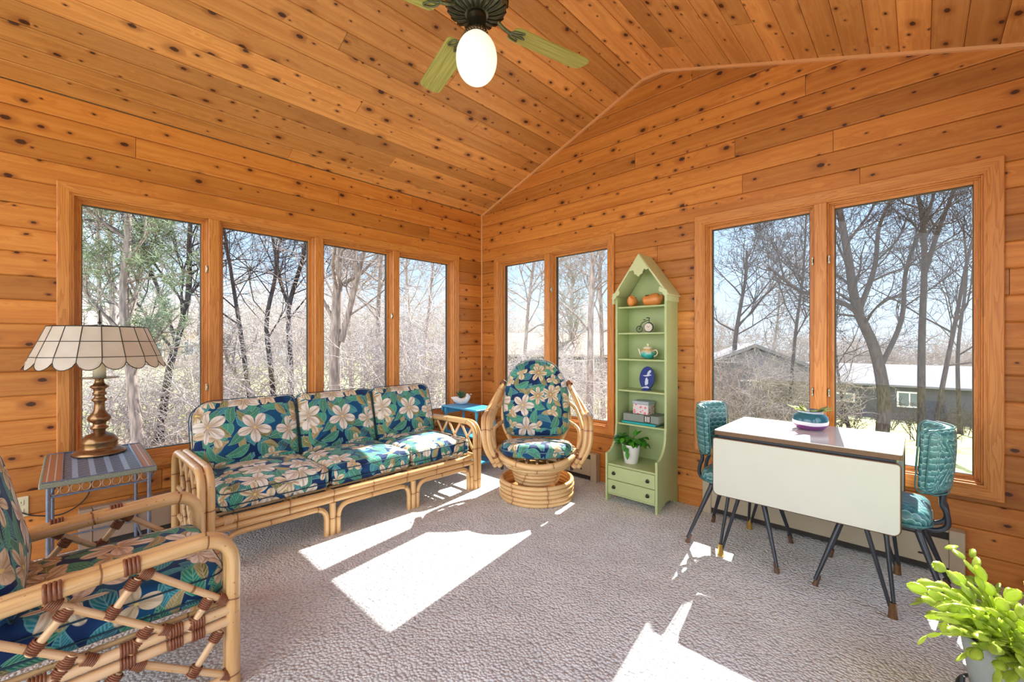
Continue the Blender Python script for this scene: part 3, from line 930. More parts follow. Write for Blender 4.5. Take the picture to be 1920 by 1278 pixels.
def window(name, mp, op, posts, latches, right, label):
    s0, s1, z0, z1 = op
    w = thing(name, label, None, mp((s0 + s1) / 2, 0, z0)); w['kind'] = 'structure'
    mb = MB(); mitred(mb, mp, s0 - 0.065, s1 + 0.065, z0 - 0.065, z1 + 0.065, 0.066, PROF, right)
    mb.build('casing', M['fir'], w)
    edges = [s0] + [x for p in posts for x in (p - 0.033, p + 0.033)] + [s1]
    jb = MB(); ring(jb, mp, s0 - 0.001, s1 + 0.001, z0 - 0.001, z1 + 0.001, 0.008, -0.008, 0.134, 0)
    jb.build('jamb', M['fir'], w)
    for p in posts:
        m = MB(); a, b = mp(p - 0.033, -0.014, z0 + 0.007), mp(p + 0.033, 0.12, z1 - 0.007)
        m.box(a[0], b[0], a[1], b[1], a[2], b[2], 0.003); m.build('mullion', M['fir'], w)
    for i in range(0, len(edges), 2):
        a, b = edges[i] + (0.007 if i == 0 else 0), edges[i + 1] - (0.007 if i == len(edges) - 2 else 0)
        st = MB(); ring(st, mp, a, b, z0 + 0.007, z1 - 0.007, 0.008, 0.012, 0.05)
        ring(st, mp, a + 0.0078, b - 0.0078, z0 + 0.0148, z1 - 0.0148, 0.006, 0.03, 0.052); st.build('stop', M['fir'], w)
        sa = MB(); q = 0.0138 if False else 0.006
        ring(sa, mp, a + q, b - q, z0 + 0.013, z1 - 0.013, 0.026, 0.052, 0.098); so = sa.build('sash', M['fir'], w)
        gk = MB(); ring(gk, mp, a + q + 0.0255, b - q - 0.0255, z0 + 0.0385, z1 - 0.0385, 0.004, 0.06, 0.09, 0); gk.build('gasket', M['dark'], so)
        g = MB(); p, r_ = mp(a + 0.03, 0.072, z0 + 0.037), mp(b - 0.03, 0.078, z1 - 0.037)
        g.box(p[0], r_[0], p[1], r_[1], p[2], r_[2]); g.build('glass_pane', M['glass'], so)
    for (s, z) in latches:
        l = MB(); a, b = mp(s - 0.007, 0.0, z - 0.026), mp(s + 0.007, 0.014, z + 0.026); l.box(a[0], b[0], a[1], b[1], a[2], b[2], 0.003)
        a, b = mp(s - 0.004, -0.012, z - 0.012), mp(s + 0.004, 0.006, z + 0.012); l.box(a[0], b[0], a[1], b[1], a[2], b[2], 0.002)
        l.build('latch', M['steel'], w, 'small metal sash latch')
    return w


ZL = (1.77, 0.93)
window('window_1', LEFT, L_OPEN, [-2.587, -1.85, -1.119], [(-2.628, z) for z in ZL] + [(-1.16, 1.5)], False, 'row of four tall panes in pale fir frames, left wall')
window('window_2', GABLE, W2_OPEN, [0.975], [(1.018, z) for z in ZL], True, 'narrow two pane window behind the swivel chair')
window('window_3', GABLE, W3_OPEN, [3.203], [(s, z) for s in (3.160, 3.246) for z in ZL], True, 'wide two pane window behind the drop leaf table')

window('window_4', lambda s, d, z: (XR + d, s, z), (-4.9, -0.5, 0.495, 2.135), [-1.6, -2.7, -3.8], [], True, 'row of wide panes in the right hand wall')

# ------------------------------------------------------------------ baseboard heaters and outlet
def heater(mp, s0, s1, mat, label, name='baseboard_heater', ztop=0.25, dp=0.07):
    t = thing(name, label, 'baseboard heater', mp((s0 + s1) / 2, -dp / 2, 0), 'baseboard heaters along the walls')
    def bx(a, b, d0, d1, z0, z1, bev=0.003):
        m = MB(); p, q = mp(a, d0, z0), mp(b, d1, z1); m.box(p[0], q[0], p[1], q[1], p[2], q[2], bev); return m
    e = 0.06
    bx(s0 + e, s1 - e, -dp + 0.004, -dp + 0.014, 0.045, ztop - 0.055).build('front_panel', mat, t)
    bx(s0 + e, s1 - e, -dp + 0.006, -0.002, ztop - 0.016, ztop).build('top_cover', mat, t)
    bx(s0 + e, s1 - e, -dp + 0.016, -0.002, 0.012, ztop - 0.017, 0).build('slot', M['dark'], t)
    bx(s0, s0 + e, -dp, -0.002, 0.0, ztop).build('end_cap', mat, t)
    bx(s1 - e, s1, -dp, -0.002, 0.0, ztop).build('end_cap', mat, t)
    bx(s1 - e - 0.12, s1 - e - 0.09, -dp - 0.002, -dp + 0.004, 0.09, 0.10).build('badge', M['dark'], t)
    return t


heater(GABLE, 2.50, 3.83, M['heater'], 'long taupe metal baseboard heater under the window behind the drop leaf table')
heater(GABLE, 0.75, 1.585, M['heater'], 'taupe metal baseboard heater half hidden behind the rattan swivel chair')
heater(LEFT, -3.27, -1.0, M['heater_shaded'], 'shaded taupe baseboard heater along the left wall behind the metal side table and sofa')

t = thing('wall_outlet', 'ivory electrical outlet plate low on the left wall beside the armchair', 'outlet', (0, -3.50, 0.32))
m = MB(); m.box(0.0, 0.006, -3.535, -3.466, 0.262, 0.377, 0.003); m.build('cover_plate', M['ivory'], t)
for z in (0.345, 0.294):
    m = MB(); m.box(0.006, 0.009, -3.518, -3.484, z - 0.015, z + 0.015, 0.004); so = m.build('socket', M['ivory'], t)
    m = MB()
    for dy in (-0.006, 0.006): m.box(0.009, 0.0094, -3.501 + dy - 0.0012, -3.501 + dy + 0.0012, z - 0.004, z + 0.006)
    m.build('slots', M['dark'], so)


def on(u, v, z):
    "where the sight line through photo position (u, v) meets height z"
    k = (CAM_H - z) / ((v - V0) / F_PX)
    return at(u, v, k)


def pole(pts, r, parent, name='pole', mat='rattan', seg=10, rnd=0.0, closed=False, round_end=True, **kw):
    m = MB(); m.tube(fillet(pts, rnd) if rnd else pts, r, seg, closed, True, 0, round_end)
    return m.build(name, M[mat], parent, **kw)


class Binds:
    "collects cane bindings and links each as a part of its own"
    def __init__(s): s.l = []
    def build(s, name, mat, parent):
        for m in s.l: m.build(name, mat, parent)


def wraps(mb, pts, r, n=5, gap=0.0065):
    if isinstance(mb, Binds): q = MB(); mb.l.append(q); mb = q
    _wraps(mb, pts, r, n, gap)


def _wraps(mb, pts, r, n, gap):
    "a little bundle of cane turns around a pole between two points"
    a, b = Vector(pts[0]), Vector(pts[1]); d = (b - a).normalized(); mid = (a + b) / 2
    u = d.orthogonal().normalized(); w = d.cross(u)
    for k in range(n):
        c = mid + d * (k - (n - 1) / 2) * gap
        mb.tube([c + (u * math.cos(t) + w * math.sin(t)) * r for t in [2 * PI * q / 14 for q in range(14)]], gap * 0.52, 6, True)


# ================================================================== rattan sofa
def back_cushion(par, x_b, tilt, y0, y1, z0, h, t, radii, fwd, side, uvo, name='back_cushion', mat='floral', pip='piping'):
    pass


sofa = thing('rattan_sofa', 'three seat rattan sofa with navy tropical floral cushions under the left windows', 'sofa', (0.5, -1.82, 0))
SY = [-2.735, -2.118, -1.505, -0.925]
for (ya, yb, nm) in ((-2.822, -2.780, 'left'), (-0.862, -0.903, 'right')):
    m = MB()
    for y in (ya, yb):
        m.tube(fillet([(0.10, y, 0.0), (0.10, y, 0.53), (0.55, y, 0.548), (0.915, y, 0.556), (0.915, y, 0.0)], 0.13, 9), 0.0205, 12)
    fr = m.build('arm_frame', M['rattan'], sofa)
    yc = (ya + yb) / 2
    m = MB(); bw_ = Binds()
    m.tube([(0.10, yc, 0.29), (0.915, yc, 0.27)], 0.017, 10); m.tube([(0.10, yc, 0.10), (0.915, yc, 0.10)], 0.015, 10)
    for k in range(4):
        x = 0.16 + k * 0.18
        m.tube([(x, yc - 0.006, 0.54), (x + 0.19, yc - 0.006, 0.29)], 0.0105, 8); m.tube([(x + 0.17, yc + 0.006, 0.54), (x, yc + 0.006, 0.29)], 0.0105, 8)
        wraps(bw_, [(x, yc, 0.535), (x + 0.03, yc, 0.5)], 0.014, 4); wraps(bw_, [(x + 0.19, yc, 0.30), (x + 0.16, yc, 0.33)], 0.014, 4)
        if k < 3: m.tube([(x + .05, yc, 0.28), (x + 0.2, yc, 0.10)], 0.010, 8); m.tube([(x + 0.2, yc, 0.28), (x + .05, yc, 0.10)], 0.010, 8)
    la = m.build('lattice', M['rattan_pale'], fr); bw_.build('binding', M['binding'], fr)
yL, yR = -2.765, -0.93
for x in (0.90, 0.16):
    m = MB()
    for z, r in ((0.268, 0.0215), (0.226, 0.0205)): m.tube([(x, yL, z), (x, -2.2, z + .001), (x, -1.5, z), (x, yR, z)], r, 12, round_end=True)
    m.build('front_rail' if x > 0.5 else 'rear_rail', M['rattan'], sofa)
    for i in range(3):
        a, b = [(-2.715, -2.158), (-2.082, -1.548), (-1.472, -0.968)][i]
        m = MB(); m.tube(fillet([(x, a, 0), (x, a, 0.186), (x, b, 0.186), (x, b, 0)], 0.085, 8), 0.0165, 10)
        m.build('arch', M['rattan'], sofa)
    for y in (-2.755, -2.12, -1.51, -0.932):
        pole([(x, y, 0.0), (x, y, 0.207)], 0.020, sofa, 'leg', seg=12)
m = MB()
for y in (-2.74, -2.12, -1.51, -0.95): m.tube([(0.16, y, 0.272), (0.90, y, 0.275)], 0.014, 8)
for k in range(7): m.tube([(0.22 + k * 0.1, -2.76, 0.282), (0.22 + k * 0.1, -0.93, 0.282)], 0.009, 8)
m.build('seat_slats', M['rattan'], sofa)
m = MB()
for z in (0.34, 0.56, 0.76): m.tube([(0.235 - (z - .3) * .25, -2.72, z), (0.235 - (z - .3) * .25, -0.94, z)], 0.016, 10)
for y in (-2.70, -2.12, -1.51, -0.95): m.tube([(0.26, y, 0.24), (0.13, y, 0.76)], 0.018, 10)
m.build('back_frame', M['rattan'], sofa)
bm_ = MB()
for y in (-2.70,): wraps(bm_, [(0.90, y - .02, 0.268), (0.90, y + .02, 0.268)], 0.0225, 6, 0.007)
bm_.build('binding', M['rattan_pale'], sofa)
for i in range(3):
    y0, y1 = SY[i] + 0.004, SY[i + 1] - 0.004
    m = MB()
    o = rrect(0.24, 0.885, y0, y1, 0.045, 5)
    lv = m.cushion(o, (0, 0, 0.365), (1, 0, 0), (0, 1, 0), (0, 0, 1), 0.135, 0.035, 0.022, uvo=(0.13 * i + 0.3, 0.05))
    c = m.build('seat_cushion', M['floral'], sofa)
    p = MB()
    for zz in (0.405, 0.335): p.tube([Vector((a, b, zz)) + Vector((a - 0.56, b - (y0 + y1) / 2, 0)).normalized() * 0.000 for a, b in rrect(0.2385, 0.8865, y0 - .0015, y1 + .0015, 0.046, 5)], 0.0032, 6, True)
    p.build('piping', M['piping'], c)
    # back cushion: leans back against the frame
    tl = math.radians(15); ux = Vector((0, 1, 0)); uy = Vector((-math.sin(tl), 0, math.cos(tl))); uz = Vector((math.cos(tl), 0, math.sin(tl)))
    rad = [0.04, 0.04, 0.05, 0.05]
    if i == 0: rad = [0.05, 0.04, 0.05, 0.12]
    if i == 2: rad = [0.04, 0.05, 0.09, 0.05]
    m = MB(); o = rrect(y0 - (0.03 if i == 0 else -.002), y1 + (0.012 if i == 2 else -.002), 0.0, 0.465, rad, 6)
    m.cushion(o, Vector((0.315, 0, 0.395)), ux, uy, uz, 0.14, 0.045, 0.022, uvo=(-y0 + 0.18, 0.62))
    c = m.build('back_cushion', M['floral'], sofa)
    p = MB(); base = Vector((0.315, 0, 0.395))
    for dz in (0.045, -0.045): p.tube([base + ux * a + uy * b + uz * dz for a, b in rrect(y0 - (0.0315 if i == 0 else -.0005), y1 + (0.0135 if i == 2 else -.0005), -.0015, 0.4665, rad, 6)], 0.003, 6, True)
    p.build('piping', M['piping'], c)

# ================================================================== rattan armchair, foreground left
ac = thing('rattan_armchair', 'rattan armchair with lattice sides and tropical cushions in the near left corner', 'armchair', (1.54, -3.3, 0))
AX = (1.222, 1.862)
for s, x in enumerate(AX):
    sg = -1 if s else 1
    m = MB()
    for dx in (0.0, sg * 0.042):
        m.tube(fillet([(x + dx, -3.70, 0.0), (x + dx, -3.70, 0.50), (x + dx, -3.3, 0.533), (x + dx, -2.895, 0.556), (x + dx, -2.895, 0.0)], 0.11, 9), 0.0225, 14)
    fr = m.build('arm_frame', M['rattan'], ac)
    m = MB(); b_ = Binds()
    for z, r in ((0.288, 0.017), (0.248, 0.017)): m.tube([(x, -2.90, z), (x, -3.70, z - 0.012)], r, 10)
    m.tube([(x, -2.90, 0.045), (x, -3.70, 0.045)], 0.014, 10)
    long_ = [((-3.15, .52), (-2.915, .32)), ((-3.355, .51), (-3.07, .285)), ((-3.53, .50), (-3.25, .285)), ((-3.69, .46), (-3.45, .285))]
    short = [((-3.305, .475), (-3.385, .375)), ((-3.155, .50), (-3.225, .40)), ((-2.965, .355), (-3.025, .27)), ((-3.125, .335), (-3.175, .27)), ((-3.30, .335), (-3.34, .27)), ((-3.48, .46), (-3.56, .36))]
    low = [((-3.17, .235), (-2.90, .045)), ((-2.935, .225), (-3.02, .105)), ((-3.42, .235), (-3.15, .045)), ((-3.20, .225), (-3.28, .12)), ((-3.66, .235), (-3.40, .045))]
    for (a, b) in long_ + low: m.tube([(x, a[0], a[1]), (x, b[0], b[1])], 0.0115, 10)
    for (a, b) in short: m.tube([(x - sg * .005, a[0], a[1]), (x - sg * .005, b[0], b[1])], 0.0115, 10)
    la = m.build('lattice', M['rattan_pale'], fr)
    for (a, b) in long_ + short + low[:4]:
        va, vb = Vector((x, a[0], a[1])), Vector((x, b[0], b[1])); d = (vb - va).normalized()
        wraps(b_, [va + d * .012, va + d * .028], 0.0165, 6, 0.0055); wraps(b_, [vb - d * .028, vb - d * .012], 0.0165, 6, 0.0055)
    for y in (-3.34, -3.17, -3.55): wraps(b_, [(x, y - .01, 0.535 + (y + 3.3) * .055), (x, y + .01, 0.536 + (y + 3.3) * .055)], 0.0235, 4, 0.010)
    for y in (-3.06, -3.18, -3.37, -3.0):
        for z in (0.286, 0.246): wraps(b_, [(x, y - .01, z), (x, y + .01, z)], 0.0185, 5, 0.0075)
    b_.build('binding', M['binding'], fr)
m = MB()
for y in (-2.895, -3.66):
    for z in (0.285, 0.245): m.tube([(1.25, y, z), (1.84, y, z)], 0.018, 10)
    m.tube(fillet([(1.275, y, 0), (1.275, y, 0.205), (1.81, y, 0.205), (1.81, y, 0)], 0.09, 8), 0.014, 10)
for k in range(6): m.tube([(1.26 + k * 0.11, -2.9, 0.293), (1.26 + k * 0.11, -3.66, 0.293)], 0.009, 8)
m.build('seat_frame', M['rattan'], ac)
m = MB()
for x in (1.27, 1.54, 1.81): m.tube([(x, -3.56, 0.28), (x, -3.74, 0.86)], 0.016, 10)
for z in (0.45, 0.65, 0.84): m.tube([(1.26, -3.56 - (z - .28) * .31, z), (1.82, -3.56 - (z - .28) * .31, z)], 0.014, 10)
m.build('back_frame', M['rattan'], ac)
m = MB(); o = rrect(1.268, 1.818, -3.50, -2.905, 0.06, 6)
m.cushion(o, (0, 0, 0.373), (1, 0, 0), (0, 1, 0), (0, 0, 1), 0.135, 0.04, 0.02, uvo=(0.9, 1.45)); c = m.build('seat_cushion', M['floral'], ac)
p = MB(); 
for zz in (0.405, 0.34): p.tube([(a, b, zz) for a, b in rrect(1.2665, 1.8195, -3.5015, -2.9035, 0.061, 6)], 0.0033, 6, True)
p.build('piping', M['piping'], c)
tl = math.radians(12); ux = Vector((-1, 0, 0)); uy = Vector((0, -math.sin(tl), math.cos(tl))); uz = Vector((0, math.cos(tl), math.sin(tl)))
m = MB(); o = rrect(-1.815, -1.27, 0, 0.50, [.05, .05, .10, .10], 6)
m.cushion(o, (0, -3.462, 0.435), ux, uy, uz, 0.145, 0.05, 0.02, uvo=(1.7, 0.2)); c = m.build('back_cushion', M['floral'], ac)
p = MB()
for dz in (0.042, -0.042): p.tube([Vector((0, -3.462, 0.435)) + ux * a + uy * b + uz * dz for a, b in rrect(-1.8165, -1.2685, -.0015, 0.5015, [.05, .05, .10, .10], 6)], 0.0033, 6, True)
p.build('piping', M['piping'], c)

# ================================================================== rattan swivel chair
SC = Vector((1.394, -0.657, 0)); SF = Vector((0.66, -0.751, 0)); SS = Vector((0.751, 0.66, 0))
C_ = lambda a, b, z: SC + SS * a + SF * b + Vector((0, 0, z))
sw = thing('rattan_swivel_chair', 'round rattan swivel chair on a stacked hoop base with a domed tropical cushion', 'armchair', SC)


def hoop(mb, r, z, tr, tilt=0.0, seg=48, flat=1.0, b0=0.0, rb=None, dz=0.0):
    rb = rb or r
    mb.tube([C_(r * math.cos(t), b0 + rb * math.sin(t), z + tilt * math.sin(t) + dz * math.cos(2 * t)) for t in [2 * PI * k / seg for k in range(seg)]], tr, 10, True, flat=flat)


for k in range(5):
    m = MB(); hoop(m, 0.286 + (0.004 if k % 2 else 0), 0.0165 + k * 0.0315, 0.0168); m.build('base_hoop', M['rattan'], sw)
m = MB(); m.M = Matrix.Translation(SC); m.lathe([(0.0, 0.045), (0.27, 0.045), (0.275, 0.055), (0.0, 0.055)], 32); m.build('base_plate', M['rattan'], sw, local=False)
for k, r in enumerate((0.168, 0.176, 0.184, 0.192)):
    m = MB(); hoop(m, r, 0.137 + k * 0.030, 0.0162); m.build('pedestal_hoop', M['rattan'], sw)
m = MB(); m.M = Matrix.Translation(SC); m.lathe([(0.0, 0.056), (0.15, 0.056), (0.155, 0.12), (0.18, 0.235), (0.0, 0.24)], 32); m.build('swivel_drum', M['rattan'], sw)
m = MB(); hoop(m, 0.245, 0.262, 0.0165); hoop(m, 0.285, 0.295, 0.015, 0.0); m.build('seat_hoop', M['rattan'], sw)
m = MB(); hoop(m, 0.312, 0.345, 0.0235, -0.012, dz=0.018); m.build('seat_rim', M['rattan'], sw)
m = MB()
for k in range(-3, 4):
    hw = math.sqrt(max(0.01, 0.30 ** 2 - (k * 0.08) ** 2)); m.tube([C_(k * 0.08, -hw, 0.345), C_(k * 0.08, 0, 0.325), C_(k * 0.08, hw, 0.335)], 0.010, 8)
m.build('seat_slats', M['rattan_pale'], sw)
n_ = 44
o = [(0.295 * math.copysign(abs(math.cos(t)) ** 0.9, math.cos(t)), 0.285 * math.copysign(abs(math.sin(t)) ** 0.9, math.sin(t)) + 0.02) for t in [2 * PI * k / n_ for k in range(n_)]]
uzs = (Vector((0, 0, 1)) - SF * 0.10).normalized(); uys = (SF + Vector((0, 0, 0.10))).normalized()
m = MB(); m.cushion(o, C_(0, 0, 0.388), SS, uys, uzs, 0.105, 0.050, 0.022, sag=0.012, uvo=(0.4, 0.33)); c = m.build('seat_cushion', M['floral_green'], sw)
p = MB(); p.tube([C_(0, 0, 0.388) + SS * a * 1.003 + uys * b * 1.003 + uzs * 0.0 for a, b in o], 0.0035, 6, True); p.build('piping', M['piping_white'], c)
tl = math.radians(17)
uyb = (Vector((0, 0, math.cos(tl))) - SF * math.sin(tl)); uzb = (SF * math.cos(tl) + Vector((0, 0, math.sin(tl))))
o = []
for k in range(52):
    t = 2 * PI * k / 52 - PI / 2
    cx, sy_ = math.cos(t), math.sin(t)
    ex = 0.62 if sy_ > 0 else 0.42
    x = 0.292 * math.copysign(abs(cx) ** (0.72 if sy_ > 0 else 0.38), cx); y = (0.44 if sy_ > 0 else 0.235) * math.copysign(abs(sy_) ** (0.95 if sy_ > 0 else 0.45), sy_)
    o.append((x * (1.0 if sy_ > 0 else 0.965), y + 0.235))
BO = C_(0, -0.205, 0.435)
m = MB(); m.cushion(o, BO, SS, uyb, uzb, 0.105, 0.04, 0.02, uvo=(2.15, 0.55)); c = m.build('back_cushion', M['floral_green'], sw)
p = MB()
for dz in (0.03, -0.03): p.tube([BO + SS * a * 1.004 + uyb * (b * 1.004 - .001) + uzb * dz for a, b in o], 0.0035, 6, True)
p.build('piping', M['piping_white'], c)
m = MB()
oo = smooth_path([(-0.20, -0.07), (-0.285, 0.10), (-0.29, 0.30), (-0.235, 0.50), (-0.11, 0.605), (0.11, 0.605), (0.235, 0.50), (0.29, 0.30), (0.285, 0.10), (0.20, -0.07)], 6)
m.tube([BO + SS * a.x + uyb * a.y - uzb * 0.085 for a in [Vector((q.x, q.y, 0)) for q in oo]], 0.019, 10)
for h in (0.08, 0.28, 0.46): m.tube([BO + SS * -0.27 + uyb * h - uzb * 0.085, BO + uyb * h - uzb * 0.10, BO + SS * 0.27 + uyb * h - uzb * 0.085], 0.014, 8)
m.build('back_frame', M['rattan'], sw)
for sd in (-1, 1):
    m = MB()
    for k, off in enumerate((0.0, 0.038)):
        q = sd
        pts = [C_(q * (0.285 + off * .3), -0.36, 0.90 - off * .4), C_(q * (0.34 + off * .5), -0.25, 0.83 - off * .4), C_(q * (0.385 + off), -0.06, 0.665), C_(q * (0.385 + off), 0.07, 0.628), C_(q * (0.380 + off), 0.135, 0.575),
               C_(q * (0.365 + off), 0.15, 0.45), C_(q * (0.335 + off), 0.14, 0.36), C_(q * (0.275 + off), 0.12, 0.275)]
        pts = [C_(q * (0.285 + off * .3), -0.37, 0.89 - off * .5), C_(q * (0.325 + off * .6), -0.26, 0.80 - off * .5), C_(q * (0.378 + off), -0.09, 0.662), C_(q * (0.388 + off), 0.125, 0.638), C_(q * (0.375 + off), 0.165, 0.43), C_(q * (0.285 + off), 0.13, 0.270)]
        m.tube(fillet(pts, 0.075, 7), 0.0205, 12, round_end=True)
    fr = m.build('arm', M['rattan'], sw)
    m = MB()
    m.tube(smooth_path([C_(sd * 0.285, -0.33, 0.72), C_(sd * 0.35, -0.22, 0.66), C_(sd * 0.375, -0.02, 0.52), C_(sd * 0.335, 0.02, 0.38)], 7), 0.016, 10)
    m.tube(smooth_path([C_(sd * 0.27, -0.30, 0.56), C_(sd * 0.36, -0.16, 0.50), C_(sd * 0.34, 0.0, 0.37)], 7), 0.016, 10)
    m.build('arm_brace', M['rattan'], sw)
    b_ = Binds(); wraps(b_, [C_(sd * 0.335, .14, .36), C_(sd * 0.33, .14, .345)], 0.026, 5, 0.007); wraps(b_, [C_(sd * 0.29, -.345, .895), C_(sd * 0.305, -.32, .87)], 0.024, 5, 0.007); b_.build('binding', M['binding'], fr)
    m = MB(); e_ = C_(sd * 0.275, 0.12, 0.262); m.tube([e_ + Vector((0, 0, .012)), e_ - Vector((0, 0, .02))], 0.012, 10); m.build('end_plug', M['dark'], fr)

# ================================================================== woven metal side table with its lamp
mt = thing('metal_side_table', 'blue grey woven metal side table with looped apron holding the shell lamp', 'side table', (0.40, -3.19, 0))
X0, X1, Y0, Y1, ZT = 0.035, 0.765, -3.405, -2.985, 0.60
m = MB(); m.box(X0 + .012, X1 - .012, Y0 + .075, Y1 - .06, ZT - 0.012, ZT)
m.uv = [(v, u) for u, v in m.uv]
m.build('woven_top', M['weave'], mt)
m = MB(); m.box(X0 + .012, X1 - .012, Y0 + .012, Y0 + .075, ZT - 0.012, ZT + .001); m.box(X0 + .012, X1 - .012, Y1 - .06, Y1 - .012, ZT - 0.012, ZT + .001)
m.build('woven_border', M['weave_border'], mt)
m = MB(); ring(m, lambda s, d, z: (s, z, ZT - 0.013 + d), X0, X1, Y0, Y1, 0.014, -0.012, 0.012, 0.004)
rw = m.build('rim', M['rim_weave'], mt)
m = MB()
for y in (Y0 + .075, Y1 - .06): m.tube([(X0 + .01, y, ZT + .002), (X1 - .01, y, ZT + .002)], 0.0035, 6)
for x in (X0 + .006, X1 - .006): m.tube([(x, Y0 + .01, ZT + .002), (x, Y1 - .01, ZT + .002)], 0.0035, 6)
m.build('rim_wire', M['blue_metal'], mt)
XI0, XI1, YI0, YI1 = X0 + .035, X1 - .035, Y0 + .03, Y1 - .03
for (x, y) in ((XI0, YI0), (XI1, YI0), (XI0, YI1), (XI1, YI1)):
    m = MB(); m.tube([(x, y, 0), (x, y, ZT - .02)], 0.0085, 8)
    m.tube(smooth_path([(x, y, ZT - .10), (x - .012, y + .012, ZT - .06), (x - .03, y + .03, ZT - .025)], 5), 0.004, 6)
    m.build('leg', M['blue_metal'], mt)
m = MB()
for (a, b) in (((XI0, YI0), (XI1, YI0)), ((XI0, YI1), (XI1, YI1)), ((XI0, YI0), (XI0, YI1)), ((XI1, YI0), (XI1, YI1))):
    
    for z_ in (ZT - .075, 0.12): m = MB(); m.tube([(*a, z_), (*b, z_)], 0.0055, 6); m.build('stretcher', M['blue_metal'], mt)
m = MB()
def loops(a, b):
    a, b = Vector(a), Vector(b); L = (b - a).length; n = int(L / 0.034); d = (b - a).normalized()
    for k in range(n):
        c = a + d * (L * (k + .5) / n)
        m.tube([c + d * (0.0155 * math.cos(t)) + Vector((0, 0, 0.0205 * math.sin(t))) for t in [2 * PI * q / 16 for q in range(16)]], 0.0030, 6, True)
loops((XI1, YI0, ZT - .048), (XI1, YI1, ZT - .048)); loops((XI0, YI0, ZT - .048), (XI1, YI0, ZT - .048)); loops((XI0, YI1, ZT - .048), (XI1, YI1, ZT - .048))
m.build('loop_apron', plain('copper_wire', (0.55, 0.36, 0.24), 0.35, 0.6), mt)

LC = Vector((0.215, -3.185, 0.602))
lp = thing('table_lamp', 'brass candlestick lamp with a pale shell panel shade on the woven metal table', 'lamp', LC)
T_ = Matrix.Translation(LC)
m = MB(); m.M = T_
m.lathe([(0, 0), (.112, 0), (.118, .006), (.112, .018), (.098, .028), (.084, .036), (.079, .046), (.081, .052), (.078, .060), (.082, .068), (.080, .082), (.070, .098), (.055, .112), (.036, .120), (.028, .126), (0, .126)], 40)
m.build('base', M['old_brass'], lp)
m = MB(); m.M = T_
m.lathe([(.026, .126), (.028, .140), (.040, .150), (.040, .156), (.028, .165), (.030, .180), (.046, .192), (.052, .205), (.049, .218), (.036, .232), (.026, .252), (.022, .285), (.024, .300), (.034, .310), (.034, .317), (.024, .326), (.022, .336),
         (.031, .346), (.031, .352), (.024, .362), (.028, .376), (.041, .386), (.041, .392), (.028, .402), (.021, .414), (.019, .430), (.024, .434), (0, .434)], 32)
m.build('stem', M['old_brass'], lp)
m = MB(); m.M = T_; m.lathe([(0, .434), (.082, .438), (.089, .444), (.082, .443), (0, .440)], 32); m.build('drip_pan', M['old_brass'], lp)
m = MB(); m.M = T_; m.lathe([(0, .44), (.029, .44), (.029, .52), (.020, .53), (0, .53)], 20); m.build('candle_tube', plain('cream_tube', (.75, .68, .52), .4), lp)
NS = 18; RT, RB_, ZB_, ZT_ = 0.212, 0.305, 0.485, 0.735
zr = [ZT_, ZT_ - .083, ZT_ - .168]; rr_ = [RT, RT + (RB_ - RT) * .34, RT + (RB_ - RT) * .70]
m = MB(); m.M = T_; ld = MB(); ld.M = T_
A = lambda r, k, z: (r * math.cos(2 * PI * k / NS), r * math.sin(2 * PI * k / NS), z)
for k in range(NS):
    for j in range(2):
        vs = [A(rr_[j], k, zr[j]), A(rr_[j], k + 1, zr[j]), A(rr_[j + 1], k + 1, zr[j + 1]), A(rr_[j + 1], k, zr[j + 1])]
        m.add(vs + [tuple(Vector(p) * 1 - Vector((p[0], p[1], 0)).normalized() * .0015) for p in vs], [(0, 3, 2, 1), (4, 5, 6, 7)])
    top = [A(rr_[2], k, zr[2]), A(rr_[2], k + 1, zr[2])]
    sc = []
    for q in range(9):
        t = q / 8; kk = k + 1 - t; dip = math.sin(PI * t) ** 0.6 * 0.030
        r1 = RB_ - 0.022 + dip * .75; z1 = ZB_ + 0.055 - dip * 1.35
        p1, p2 = Vector(A(1, k + 1, 0)), Vector(A(1, k, 0)); dd = p1 * (1 - t) + p2 * t
        sc.append((dd.x * r1, dd.y * r1, z1))
    vs = top + sc; n0 = len(vs)
    f = tuple([0] + [1] + list(range(2, n0)))
    m.add(vs, [tuple(reversed(f))]); m.add([tuple(Vector(p) - Vector((p[0], p[1], 0)).normalized() * .0015) for p in vs], [f])
    ld.tube(sc, 0.0022, 5)
    ld.tube([A(rr_[0], k, zr[0]), A(rr_[1], k, zr[1]), A(rr_[2], k, zr[2]), (*[c * (RB_ - .022) for c in A(1, k, 0)[:2]], ZB_ + .055)], 0.0022, 5)
sh = m.build('shade', M['capiz'], lp)
for z, r in zip(zr, rr_): ld.tube([A(r, k, z) for k in range(NS)], 0.0022 if z != zr[0] else 0.0032, 5, True)
ld.build('leading', M['bronze'], sh)
m = MB(); m.M = T_
for k in range(3): m.tube([A(RT, k * 6, ZT_), A(0.01, k * 6, ZT_ + .012)], 0.003, 6)
m.tube([(0, 0, .53), (0, 0, ZT_ + .03)], 0.004, 6)
m.tube([(0.013 * math.cos(t), 0, ZT_ + .062 + .034 * math.sin(t)) for t in [2 * PI * q / 20 for q in range(20)]], 0.0035, 6, True)
m.lathe([(0, ZT_ + .02), (.010, ZT_ + .022), (.006, ZT_ + .032), (0, ZT_ + .034)], 12)
m.build('finial', M['bronze'], lp)
m = MB(); m.tube(smooth_path([LC + Vector((-.10, .0, .008)), (0.028, -3.19, 0.603), (0.018, -3.20, 0.50), (0.016, -3.23, 0.32), (0.018, -3.33, 0.24), (0.020, -3.44, 0.26), (0.012, -3.50, 0.294)], 6), 0.0035, 6)
m.build('cord', M['dark'], lp)

